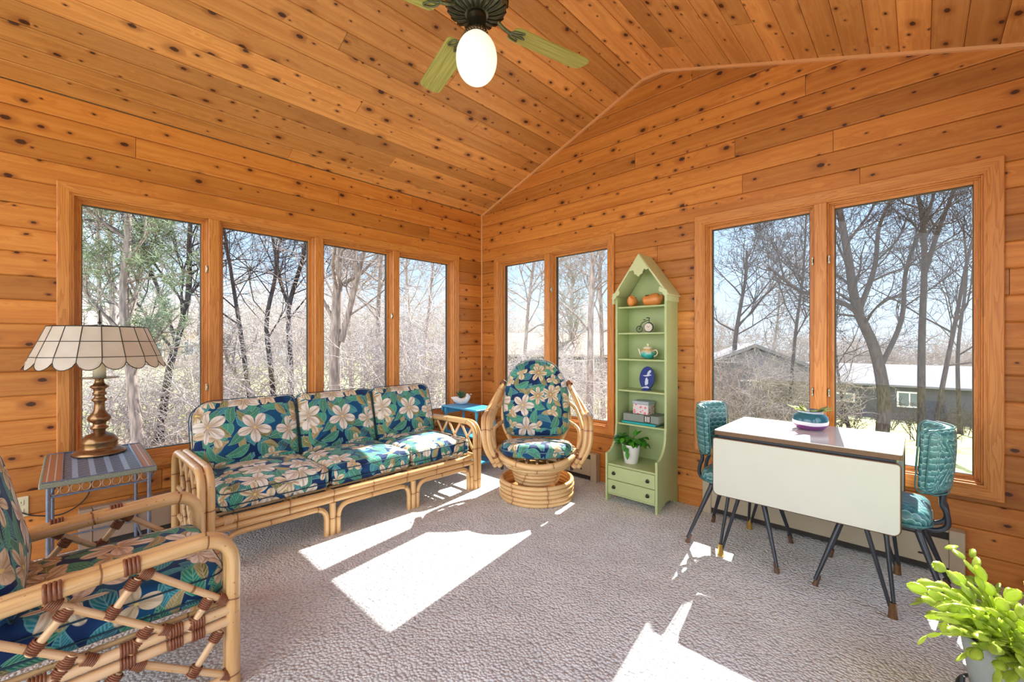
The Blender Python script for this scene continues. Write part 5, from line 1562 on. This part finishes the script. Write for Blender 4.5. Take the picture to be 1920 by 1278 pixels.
def pad(mb, base, d, nrm, L, W):
    d = d.normalized(); nrm = (nrm - d * nrm.dot(d)).normalized(); sd = d.cross(nrm)
    prof = [(0, .10), (.10, .42), (.20, .66), (.24, .74), (.42, .98), (.46, .90), (.66, .98), (.70, .86), (.86, .72), (.90, .52), (1.0, .36)]
    vs = []; fs = []
    for t, w in prof:
        c = base + d * (L * t); th = nrm * (.0016 + .0022 * math.sin(PI * t))
        vs += [c + sd * W * w, c + sd * W * w * .5 + th, c + th * 1.6, c - sd * W * w * .5 + th, c - sd * W * w, c - sd * W * w * .5 - th, c - th * 1.2, c + sd * W * w * .5 - th]
    for i in range(len(prof) - 1):
        for k in range(8): k2 = (k + 1) % 8; fs.append((i * 8 + k, i * 8 + k2, i * 8 + 8 + k2, i * 8 + 8 + k))
    mb.add(vs, fs, None, True)
    return base + d * L


for k in range(105):
    a = rg.uniform(0, 2 * PI); el = rg.uniform(.15, 1.35)
    r = rg.uniform(.0, .085); p_ = CB + Vector((math.cos(a) * r, math.sin(a) * r, .222))
    d = Vector((math.cos(a) * math.cos(el), math.sin(a) * math.cos(el), math.sin(el)))
    nn = Vector((rg.uniform(-.7, .7), rg.uniform(-.7, .7), 1)); nseg = rg.randint(4, 7)
    for q in range(nseg):
        L = rg.uniform(.038, .055)
        p_ = pad(m, p_, d, nn, L, rg.uniform(.015, .022))
        d = (d + Vector((rg.uniform(-.28, .28), rg.uniform(-.28, .28), -.12 - q * .085 * (1.3 - el * .55)))).normalized()
        rr2 = math.hypot(p_.x - CB.x, p_.y - CB.y)
        if rr2 > .235 or p_.z < .06: break
        nn = (nn + Vector((rg.uniform(-.5, .5), rg.uniform(-.5, .5), rg.uniform(-.2, .2)))).normalized()
m.build('leaf_pads', M['cactus'], cc)

# ================================================================== ceiling fan
FC = Vector((2.052, -1.889, 0)); FZ = lambda z: FC + Vector((0, 0, z))
fan = thing('ceiling_fan', 'bronze ceiling fan with olive green blades and a white globe light', 'ceiling fan', FZ(RIDGE))
TF = Matrix.Translation(FC)
m = MB(); m.M = TF; m.lathe([(0, RIDGE), (.07, RIDGE), (.075, RIDGE - .02), (.055, RIDGE - .07), (.018, RIDGE - .09), (0, RIDGE - .09)], 28); m.build('canopy', M['bronze'], fan)
m = MB(); m.M = TF; m.tube([(0, 0, 3.06), (0, 0, RIDGE - .08)], .013, 12); m.build('downrod', M['bronze'], fan)
m = MB(); m.M = TF; m.lathe([(0, 3.07), (.03, 3.07), (.05, 3.05), (.11, 3.04), (.150, 3.015), (.158, 2.985), (.155, 2.955), (.146, 2.940), (.150, 2.930), (.128, 2.912), (.095, 2.898), (.060, 2.892), (0, 2.892)], 40); hs = m.build('motor_housing', M['verdigris'], fan)
m = MB(); m.M = TF
for k in range(20):
    a = 2 * PI * k / 20; c_, s_ = math.cos(a), math.sin(a)
    m.tube([(c_ * .060, s_ * .060, 2.889), (c_ * .095, s_ * .095, 2.895), (c_ * .128, s_ * .128, 2.909), (c_ * .149, s_ * .149, 2.928)], [.005, .007, .008, .006], 6)
    m.tube([(c_ * .156, s_ * .156, 2.95), (c_ * .159, s_ * .159, 2.985), (c_ * .150, s_ * .150, 3.015)], .005, 6)
m.build('cast_ribs', M['bronze'], hs)
m = MB(); m.M = TF; m.lathe([(0, 2.892), (.048, 2.892), (.050, 2.875), (.042, 2.862), (.046, 2.850), (.048, 2.815), (.056, 2.805), (.058, 2.795), (.050, 2.788), (0, 2.788)], 28); m.build('switch_housing', M['bronze'], fan)
m = MB(); m.M = TF
for k in range(24): a = 2 * PI * k / 24; m.tube([(.053 * math.cos(a), .053 * math.sin(a), 2.804), (.0575 * math.cos(a), .0575 * math.sin(a), 2.789)], .004, 6)
m.build('fitter_collar', M['old_brass'], fan)
m = MB(); m.M = TF; gp = [(.045, 2.800)]
for k in range(1, 25): t = PI * k / 24; gp.append((.103 * math.sin(t) ** .95 if k < 24 else 0, 2.672 + .128 * math.cos(t)))
gp = [(max(.045, r) if z > 2.76 else r, z) for r, z in gp]
m.lathe([(0, 2.800)] + gp, 40); m.build('globe', M['globe'], fan)
for k, ang in enumerate((75.5, 164.5, 255.0, 345.0)):
    a = math.radians(ang); Rz = TF @ Matrix.Rotation(a, 4, 'Z') @ Matrix.Translation((0, 0, 2.882)) @ Matrix.Rotation(math.radians(11), 4, 'X')
    m = MB(); m.M = Rz
    m.prism(rrect(.205, .708, -.068, .068, [.03, .04, .04, .03], 5), (0, 0, -.003), (1, 0, 0), (0, 1, 0), (0, 0, .006))
    m.v = [tuple(v) for v in m.v]
    bl = m.build('blade', M['blade'], fan)
    m = MB(); m.M = Rz
    m.tube(smooth_path([(.12, 0, .022), (.155, 0, .004), (.20, 0, -.006)], 4), .009, 8)
    for sd in (-1, 1):
        m.tube(smooth_path([(.19, 0, -.007), (.215, sd * .035, -.007), (.262, sd * .046, -.007), (.240, sd * .018, -.007), (.19, 0, -.007)], 5), .0045, 6)
    m.tube(smooth_path([(.19, 0, -.007), (.225, .012, -.007), (.285, 0, -.007), (.225, -.012, -.007), (.19, 0, -.007)], 5), .0045, 6)
    m.build('blade_bracket', M['verdigris'], bl)

# ================================================================== outside
import numpy as np


def gz(x, y):
    q = y - 0.75 * max(0.0, -x)
    return -0.72 - 0.092 * min(45.0, max(0.0, q - 1.5)) + 0.05 * math.sin(x * .35) * math.cos(y * .3)


n = NT('yard', 0.95, 0.1); p_ = n.obj(); x_, y_, _ = n.sep(p_)
g1 = n.noise(p_, 0.35, 3); g2 = n.noise(p_, 9.0, 4, 0.7); g3 = n.vor(p_, 14.0, 1.0, '3D').outputs['Distance']
dist_ = n.vec('LENGTH', n.comb(n.ma('MULTIPLY', x_, 0.9), y_))
grass = n.mix(n.step(g2, .35, .65), (.36, .38, .13), (.62, .60, .30))
litter = n.mix(n.step(g3, .25, .6), (.62, .50, .40), (.22, .15, .11)); litter = n.mix(n.step(g2, .5, .7), litter, (.66, .60, .52))
f_ = n.step(n.ma('ADD', dist_, n.ma('MULTIPLY', n.ma('SUBTRACT', g1, .5), 9.0)), 11.0, 6.5)
n.color(n.mix(f_, grass, litter)); n.bump(g2, .6, .05)
m = MB(); GX = [-70 + i * 2.0 for i in range(66)]; GY = [-22 + i * 2.0 for i in range(56)]
vs = [(x, y, gz(x, y)) for x in GX for y in GY]; w_ = len(GY)
m.add(vs, [(i * w_ + j, (i + 1) * w_ + j, (i + 1) * w_ + j + 1, i * w_ + j + 1) for i in range(len(GX) - 1) for j in range(w_ - 1)], None, True)
tag(m.build('ground', n.m), 'sloping lawn with fallen leaves around the sunroom', kind='structure')


def bark(name, c):
    n = NT(name, .9, .1); x_, y_, z_ = n.sep(n.obj())
    f = n.noise(n.comb(n.ma('MULTIPLY', x_, 30.0), n.ma('MULTIPLY', y_, 30.0), n.ma('MULTIPLY', z_, 5.0)), 1.0, 3)
    n.color(n.mix(n.step(f, .3, .7), tuple(q * .6 for q in c), tuple(min(1, q * 1.35) for q in c))); return n.m


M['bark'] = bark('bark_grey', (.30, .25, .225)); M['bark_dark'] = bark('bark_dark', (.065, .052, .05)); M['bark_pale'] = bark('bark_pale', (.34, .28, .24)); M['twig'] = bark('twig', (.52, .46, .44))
M['needle'] = plain('pine_needles', (.20, .27, .15), .6, 0, .5, .3, 9)


def strands(name, P, R, mat, parent=None, sides=4):
    "polylines (N,K,3) with radii (N,K) as one mesh"
    P = np.asarray(P, float); R = np.asarray(R, float); N, K, _ = P.shape
    if parent is not None: P = P - np.array(parent.location)
    D = P[:, -1] - P[:, 0]; D /= np.maximum(np.linalg.norm(D, axis=1, keepdims=True), 1e-9)
    ref = np.where(np.abs(D[:, 2:3]) < .8, np.array([[0, 0, 1.]]), np.array([[1., 0, 0]]))
    A = np.cross(D, ref); A /= np.maximum(np.linalg.norm(A, axis=1, keepdims=True), 1e-9); B = np.cross(D, A)
    an = np.arange(sides) * 2 * np.pi / sides
    off = A[:, None, None, :] * np.cos(an)[None, None, :, None] + B[:, None, None, :] * np.sin(an)[None, None, :, None]
    V = P[:, :, None, :] + off * R[:, :, None, None]
    V = V.reshape(-1, 3)
    base = (np.arange(N) * K * sides)[:, None, None]; i = (np.arange(K - 1) * sides)[None, :, None]; k = np.arange(sides)[None, None, :]; k2 = (k + 1) % sides
    q = np.stack([base + i + k, base + i + k2, base + i + sides + k2, base + i + sides + k], -1).reshape(-1, 4)
    me = bpy.data.meshes.new(name); me.vertices.add(len(V)); me.vertices.foreach_set('co', V.astype(np.float32).ravel())
    me.loops.add(q.size); me.loops.foreach_set('vertex_index', q.astype(np.int32).ravel())
    me.polygons.add(len(q)); me.polygons.foreach_set('loop_start', (np.arange(len(q)) * 4).astype(np.int32))
    me.update(calc_edges=True); me.polygons.foreach_set('use_smooth', np.ones(len(q), bool)); me.materials.append(mat)
    o = bpy.data.objects.new(name, me); COL.objects.link(o)
    if parent is not None: o.parent = parent
    return o


def resample(pts, rs, K):
    pts = [Vector(p) for p in pts]; L = [0.0]
    for a, b in zip(pts, pts[1:]): L.append(L[-1] + (b - a).length)
    out = []; ro = []
    for k in range(K):
        t = L[-1] * k / (K - 1); i = 0
        while i < len(L) - 2 and L[i + 1] < t: i += 1
        f = (t - L[i]) / max(1e-9, L[i + 1] - L[i]); out.append(pts[i].lerp(pts[i + 1], f)); ro.append(rs[i] + (rs[i + 1] - rs[i]) * f)
    return out, ro


def grow(rg, trunk, rad, first, counts, ratio, spread, up, wig, minr=.006, lmul=1.0):
    "branches off a trunk; returns polylines of five points"
    K = 5; P = []; R = []

    def branch(base, d, L, r, lv):
        pts = [base]; p = base; dd = d.copy()
        for k in range(K - 1):
            dd = (dd + Vector((rg.uniform(-wig, wig), rg.uniform(-wig, wig), rg.uniform(-wig, wig) + up))).normalized(); p = p + dd * (L / (K - 1)); pts.append(p)
        rr = [max(minr * .6, r * (1 - .72 * k / (K - 1))) for k in range(K)]
        P.append(pts); R.append(rr)
        if lv < len(counts):
            for c in range(counts[lv]):
                t = rg.uniform(.22, 1.0); i = min(K - 2, int(t * (K - 1))); f = t * (K - 1) - i
                b = pts[i].lerp(pts[i + 1], f); dl = (pts[i + 1] - pts[i]).normalized()
                ax = dl.orthogonal().normalized(); ax.rotate(Matrix.Rotation(rg.uniform(0, 2 * PI), 3, dl))
                a = rg.uniform(*spread); nd = (dl * math.cos(a) + ax * math.sin(a)).normalized()
                branch(b, nd, L * ratio * rg.uniform(.65, 1.2), max(minr, rr[i] * .62), lv + 1)
    n = len(trunk); H = (trunk[-1] - trunk[0]).length
    for c in range(counts[0]):
        t = first + (1 - first) * (c + rg.random()) / counts[0]; t = min(.999, t); i = min(n - 2, int(t * (n - 1))); f = t * (n - 1) - i
        b = trunk[i].lerp(trunk[i + 1], f); dl = (trunk[i + 1] - trunk[i]).normalized()
        ax = dl.orthogonal().normalized(); ax.rotate(Matrix.Rotation(rg.uniform(0, 2 * PI), 3, dl))
        a = rg.uniform(*spread); nd = (dl * math.cos(a) + ax * math.sin(a)).normalized()
        branch(b, nd, H * .42 * lmul * (1.15 - .5 * t) * rg.uniform(.7, 1.25), max(minr, rad[i] * rg.uniform(.3, .55)), 1)
    return P, R


def tree(D, path, wpx, label, seed, counts=(13, 6, 4, 3), first=.3, ratio=.55, spread=(.45, 1.15), up=.06, wig=.28, mat='bark', lmul=1.0, limbs=(), needles=0, kind='bare_tree', cat='tree'):
    rg = random.Random(seed)
    pts = [at(u, v, D) for u, v in path]
    g = gz(pts[0].x, pts[0].y); pts[0].z = g if pts[0].z > g - .6 else pts[0].z
    if pts[0].z > pts[1].z: pts[0].z = pts[1].z - .3
    root = Vector((pts[0].x, pts[0].y, gz(pts[0].x, pts[0].y)))
    if pts[0].z < root.z - .01 or True: pts[0] = root.copy()
    pts = smooth_path(pts, 5); n = len(pts); r0 = wpx / 2 * D / F_PX
    rad = [r0 * (1.25 if i == 0 else 1) * (1 - .62 * i / (n - 1)) for i in range(n)]
    t = thing(kind, label, cat, root)
    m = MB(); m.tube(pts, rad, 10)
    allP, allR = grow(rg, pts, rad, first, counts, ratio, spread, up, wig, lmul=lmul, minr=.0038 * max(1, D / 9))
    for lp_, lw in limbs:
        q = smooth_path([at(u, v, D) for u, v in lp_], 5); rl = [lw / 2 * D / F_PX * (1 - .6 * i / (len(q) - 1)) for i in range(len(q))]
        m.tube(q, rl, 8)
        a, b = grow(rg, q, rl, .15, (9,) + tuple(counts[1:]), ratio, spread, up, wig, lmul=1.0, minr=.0038 * max(1, D / 9)); allP += a; allR += b
    m.build('trunk', M[mat], t)
    strands('branches', [[tuple(p) for p in q] for q in allP], allR, M[mat], t)
    if needles:
        NP = []; NR = []
        for q in allP:
            if q[-1].z < root.z + .6: continue
            for k in range(needles):
                b = q[rg.randint(2, 4)]; d = Vector((rg.gauss(0, 1), rg.gauss(0, 1), rg.gauss(0.2, .8))).normalized() * rg.uniform(.07, .16)
                NP.append([tuple(b), tuple(b + d)]); NR.append([.005, .0015])
        strands('needles', NP, NR, M['needle'], t, 3)
    return t


# left windows
tree(7.5, [(188, 830), (187, 600), (184, 450), (178, 300)], 9, 'slender grey tree left of the lamp in the leftmost pane', 1, (16, 6, 4), lmul=.8)
tree(6.2, [(266, 850), (246, 700), (232, 560), (240, 430), (236, 300)], 21, 'tall evergreen with a rough trunk just right of the shell lamp', 2, (22, 6, 4), first=.2, lmul=.55, needles=14, kind='pine_tree', mat='bark', wig=.2)
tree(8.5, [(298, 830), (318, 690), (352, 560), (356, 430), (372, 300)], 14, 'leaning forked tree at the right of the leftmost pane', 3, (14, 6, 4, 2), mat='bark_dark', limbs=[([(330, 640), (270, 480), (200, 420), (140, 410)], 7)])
tree(11, [(205, 760), (212, 600), (206, 470), (215, 330)], 13, 'evergreen with grey green needles behind the lamp shade', 4, (22, 6, 4), first=.15, needles=12, kind='pine_tree', lmul=.6)
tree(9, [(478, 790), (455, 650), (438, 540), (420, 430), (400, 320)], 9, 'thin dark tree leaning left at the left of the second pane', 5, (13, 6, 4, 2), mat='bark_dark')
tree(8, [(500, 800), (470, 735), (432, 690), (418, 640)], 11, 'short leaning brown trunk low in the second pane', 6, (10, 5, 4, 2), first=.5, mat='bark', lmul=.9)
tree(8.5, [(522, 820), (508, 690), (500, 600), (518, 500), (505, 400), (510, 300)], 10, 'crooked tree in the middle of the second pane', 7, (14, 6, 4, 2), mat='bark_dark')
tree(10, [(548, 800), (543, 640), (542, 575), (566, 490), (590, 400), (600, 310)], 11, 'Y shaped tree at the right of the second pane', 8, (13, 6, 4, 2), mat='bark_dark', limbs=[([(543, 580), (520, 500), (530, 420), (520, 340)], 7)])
tree(6.5, [(630, 850), (628, 690), (632, 560), (638, 440), (645, 290)], 25, 'thickest grey trunk in the third pane above the sofa', 9, (13, 6, 5, 2), first=.35, mat='bark', limbs=[([(640, 640), (658, 570), (676, 500), (694, 420), (705, 340)], 13)])
tree(12, [(708, 760), (709, 600), (716, 470), (722, 360)], 11, 'straight grey tree at the right edge of the third pane', 10, (12, 6, 4, 2))
tree(13, [(790, 770), (800, 620), (812, 500), (822, 400)], 6, 'thin tree at the right of the rightmost sofa side pane', 11, (13, 6, 4, 2), lmul=1.1)
tree(16, [(762, 750), (768, 620), (762, 500), (770, 410)], 6, 'thin pale tree at the left of the rightmost sofa side pane', 12, (13, 6, 4, 2), lmul=1.1, mat='bark_pale')
tree(14, [(380, 770), (372, 640), (384, 500), (390, 380)], 9, 'distant tree half hidden by the post right of the leftmost pane', 13, (15, 7, 5))
tree(15, [(660, 760), (655, 600), (668, 480), (664, 380)], 8, 'distant tree behind the thickest trunk of the third pane', 14, (13, 6, 4, 2), mat='bark_pale')
# narrow window
tree(14, [(972, 830), (984, 660), (992, 560), (1004, 470), (1010, 400)], 8, 'drooping tree in the left pane behind the swivel chair', 15, (18, 7, 6, 2), up=-.05, wig=.3)
tree(10, [(1106, 840), (1107, 640), (1110, 500), (1114, 360)], 14, 'straight trunk in the right pane behind the swivel chair', 16, (13, 6, 4, 2), first=.35, lmul=.9)
tree(13, [(1131, 830), (1128, 620), (1125, 500), (1128, 400)], 9, 'second trunk close to the bookcase side of the narrow window', 17, (14, 6, 5))
tree(26, [(1070, 720), (1070, 640), (1072, 570), (1074, 510)], 10, 'distant dark evergreen seen in the right pane of the narrow window', 18, (26, 7, 4), first=.1, needles=10, kind='pine_tree', lmul=.8)
# wide window
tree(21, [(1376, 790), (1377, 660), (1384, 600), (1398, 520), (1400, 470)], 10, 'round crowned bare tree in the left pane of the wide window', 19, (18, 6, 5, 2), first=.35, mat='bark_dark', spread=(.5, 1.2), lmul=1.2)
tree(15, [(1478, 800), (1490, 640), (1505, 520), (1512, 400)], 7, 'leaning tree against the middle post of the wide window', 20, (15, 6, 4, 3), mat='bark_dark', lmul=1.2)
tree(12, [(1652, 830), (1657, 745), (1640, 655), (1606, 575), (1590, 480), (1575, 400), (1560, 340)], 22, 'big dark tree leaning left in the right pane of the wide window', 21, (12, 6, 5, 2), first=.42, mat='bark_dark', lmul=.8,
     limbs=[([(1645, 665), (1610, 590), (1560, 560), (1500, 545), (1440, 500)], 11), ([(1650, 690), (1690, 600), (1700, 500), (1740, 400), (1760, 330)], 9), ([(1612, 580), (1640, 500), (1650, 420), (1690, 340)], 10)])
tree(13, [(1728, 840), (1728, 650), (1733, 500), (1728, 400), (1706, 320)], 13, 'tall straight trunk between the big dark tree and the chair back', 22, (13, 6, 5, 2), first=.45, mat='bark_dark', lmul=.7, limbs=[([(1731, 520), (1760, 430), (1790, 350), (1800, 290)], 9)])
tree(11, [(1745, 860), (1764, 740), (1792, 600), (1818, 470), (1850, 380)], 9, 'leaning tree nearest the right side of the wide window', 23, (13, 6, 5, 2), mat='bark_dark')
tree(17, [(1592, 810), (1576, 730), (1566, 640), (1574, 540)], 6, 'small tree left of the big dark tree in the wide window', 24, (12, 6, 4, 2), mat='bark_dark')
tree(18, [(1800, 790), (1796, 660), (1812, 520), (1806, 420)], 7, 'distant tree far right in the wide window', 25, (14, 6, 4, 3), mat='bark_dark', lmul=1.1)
tree(24, [(1450, 770), (1446, 690), (1458, 600), (1462, 520)], 7, 'distant tree beside the grey gabled house', 26, (15, 6, 4, 3), mat='bark', lmul=1.1)


def brush(name, label, seed, spots, mat, hmin, hmax, stems, cat='shrubs', minr=.006):
    rg = random.Random(seed); P = []; R = []
    for (x, y) in spots:
        b = Vector((x, y, gz(x, y) - .02))
        for s_ in range(stems):
            H = rg.uniform(hmin, hmax); a = rg.uniform(0, 2 * PI); ln = rg.uniform(.1, .7)
            d = Vector((math.cos(a) * ln, math.sin(a) * ln, 1)).normalized(); pts = [b + Vector((rg.uniform(-.3, .3), rg.uniform(-.3, .3), 0))]; dd = d
            for k in range(4): dd = (dd + Vector((rg.uniform(-.35, .35), rg.uniform(-.35, .35), rg.uniform(-.2, .15)))).normalized(); pts.append(pts[-1] + dd * H / 4)
            rr = [minr * 2.2, minr * 1.8, minr * 1.4, minr, minr * .7]; P.append(pts); R.append(rr)
            for c in range(6):
                i = rg.randint(1, 3); q = pts[i].lerp(pts[i + 1], rg.random()); p2 = [q]; e_ = Vector((rg.gauss(0, 1), rg.gauss(0, 1), rg.gauss(.3, .6))).normalized(); L = H * rg.uniform(.2, .5)
                for k in range(4): e_ = (e_ + Vector((rg.uniform(-.4, .4), rg.uniform(-.4, .4), rg.uniform(-.35, .3)))).normalized(); p2.append(p2[-1] + e_ * L / 4)
                P.append(p2); R.append([minr, minr, minr * .8, minr * .7, minr * .5])
                for c2 in range(3):
                    i = rg.randint(1, 3); p3 = [p2[i]]; e3 = Vector((rg.gauss(0, 1), rg.gauss(0, 1), rg.gauss(.2, .7))).normalized()
                    for k in range(4): e3 = (e3 + Vector((rg.uniform(-.4, .4), rg.uniform(-.4, .4), rg.uniform(-.3, .3)))).normalized(); p3.append(p3[-1] + e3 * L / 8)
                    P.append(p3); R.append([minr * .7] * 4 + [minr * .4])
    o = strands(name, [[tuple(p) for p in q] for q in P], R, M[mat], None, 3)
    return tag(o, label, cat, None, 'stuff')


rg = random.Random(77)
def scatter(u0, u1, d0, d1, n):
    out = []
    for _ in range(n):
        d = rg.uniform(d0, d1); p = at(rg.uniform(u0, u1), 641, d); out.append((p.x, p.y))
    return out


brush('undergrowth', 'tangle of pale bare twigs outside the panes above the sofa', 31, scatter(395, 850, 7.5, 13, 44), 'twig', 1.5, 3.3, 8)
brush('undergrowth', 'low bare twigs over the leaf litter behind the shell lamp', 32, scatter(130, 390, 7, 13, 22), 'twig', .8, 2.0, 8)
brush('undergrowth', 'bare brush outside the narrow window', 33, scatter(930, 1150, 9, 17, 24), 'twig', 1.0, 2.4, 8)
brush('undergrowth', 'bare brush outside the left pane of the wide window', 34, scatter(1320, 1560, 12, 19, 34), 'bark', 1.2, 3.0, 7, minr=.008)
brush('undergrowth', 'low scattered brush outside the right pane of the wide window', 35, scatter(1560, 1900, 13, 23, 20), 'bark_dark', .5, 1.5, 6, minr=.008)
brush('far_woods', 'hazy line of distant bare woods beyond the houses', 36, scatter(60, 1200, 34, 55, 120), 'twig', 4.5, 8.5, 7, 'woods', .022)
brush('far_woods', 'distant bare woods behind the brick house', 37, scatter(1250, 2050, 36, 58, 80), 'bark', 4.5, 8.0, 7, 'woods', .022)


# houses across the yard
def house(label, u, d, w, dp, hw, hr, wallc, roofc, yaw, wins, door=None, gable=False, name='house', rough=.8, overhang=.35):
    c = at(u, 641, d); g = gz(c.x, c.y) - .1; c.z = g
    t = thing(name, label, 'house', c)
    R_ = Matrix.Translation(c) @ Matrix.Rotation(yaw, 4, 'Z')
    wm = plain(name + '_wall', wallc, .85, 0, .25, .3, 6); rm = plain(name + '_roof', roofc, .9, 0, .2, .3, 4)
    m = MB(); m.M = R_; m.box(-w / 2, w / 2, 0, dp, 0, hw)
    if gable: m.prism([(-w / 2, hw), (w / 2, hw), (0, hw + hr - .1)], (0, .0, 0), (1, 0, 0), (0, 0, 1), (0, dp, 0))
    m.build('walls', wm, t)
    m = MB(); m.M = R_; o_ = overhang
    if gable:
        for sg in (-1, 1): m.prism([(sg * (w / 2 + o_), hw - .18), (0, hw + hr), (0, hw + hr + .15), (sg * (w / 2 + o_), hw)], (0, -o_, 0), (1, 0, 0), (0, 0, 1), (0, dp + 2 * o_, 0))
    else:
        for sg in (0, 1):
            a = -o_ if sg == 0 else dp + o_; m.prism([(a, hw - .12), (dp / 2, hw + hr), (dp / 2, hw + hr + .14), (a, hw)], (-w / 2 - o_, 0, 0), (0, 1, 0), (0, 0, 1), (w + 2 * o_, 0, 0))
    m.build('roof', rm, t)
    for (x, z, ww, hh) in wins:
        m = MB(); m.M = R_; ring(m, lambda s, d_, z_: (s, d_, z_), x - ww / 2, x + ww / 2, z, z + hh, .09, -.05, .02); fr = m.build('window', M['white_ceramic'], t)
        m = MB(); m.M = R_; m.box(x - ww / 2 + .08, x + ww / 2 - .08, -.02, .01, z + .08, z + hh - .08); m.build('pane', plain('house_pane', (.12, .15, .19), .15), fr)
        m = MB(); m.M = R_; m.box(x - .03, x + .03, -.045, -.01, z + .05, z + hh - .05); m.build('glazing_bar', M['white_ceramic'], fr)
    return t


yaw_to = lambda u: math.atan2(FWD.y + RGT.y * (u - U0) / F_PX, FWD.x + RGT.x * (u - U0) / F_PX) - PI / 2
house('tan sided house beyond the trees in the leftmost pane', 275, 32, 9.5, 8, 3.0, 1.9, (.62, .44, .32), (.46, .36, .30), yaw_to(275) + .15, [(-2.4, 1.0, 1.2, 1.1), (.4, 1.0, 1.2, 1.1), (2.9, 1.0, 1.4, 1.2)])
house('low house with a pale roof behind the swivel chair window', 1040, 24, 11, 7, 1.9, 1.15, (.13, .125, .14), (.30, .24, .19), yaw_to(1040), [(-3.4, .7, 1.1, .9), (1.6, .6, 1.2, 1.0), (3.6, .6, 1.2, 1.0)])
house('grey gabled house in the left pane of the wide window', 1415, 20, 5.4, 8, 2.2, 1.15, (.17, .165, .19), (.16, .15, .16), yaw_to(1415) + .1, [(-.2, .8, 1.0, 1.0)], gable=True)
house('long dark brick house with a white window behind the big tree', 1695, 26, 10.5, 8, 2.3, .95, (.07, .068, .095), (.15, .15, .175), yaw_to(1695), [(0.25, .95, 1.15, .95), (-3.0, 1.0, 1.3, .6), (3.4, 1.0, 1.0, .9)])
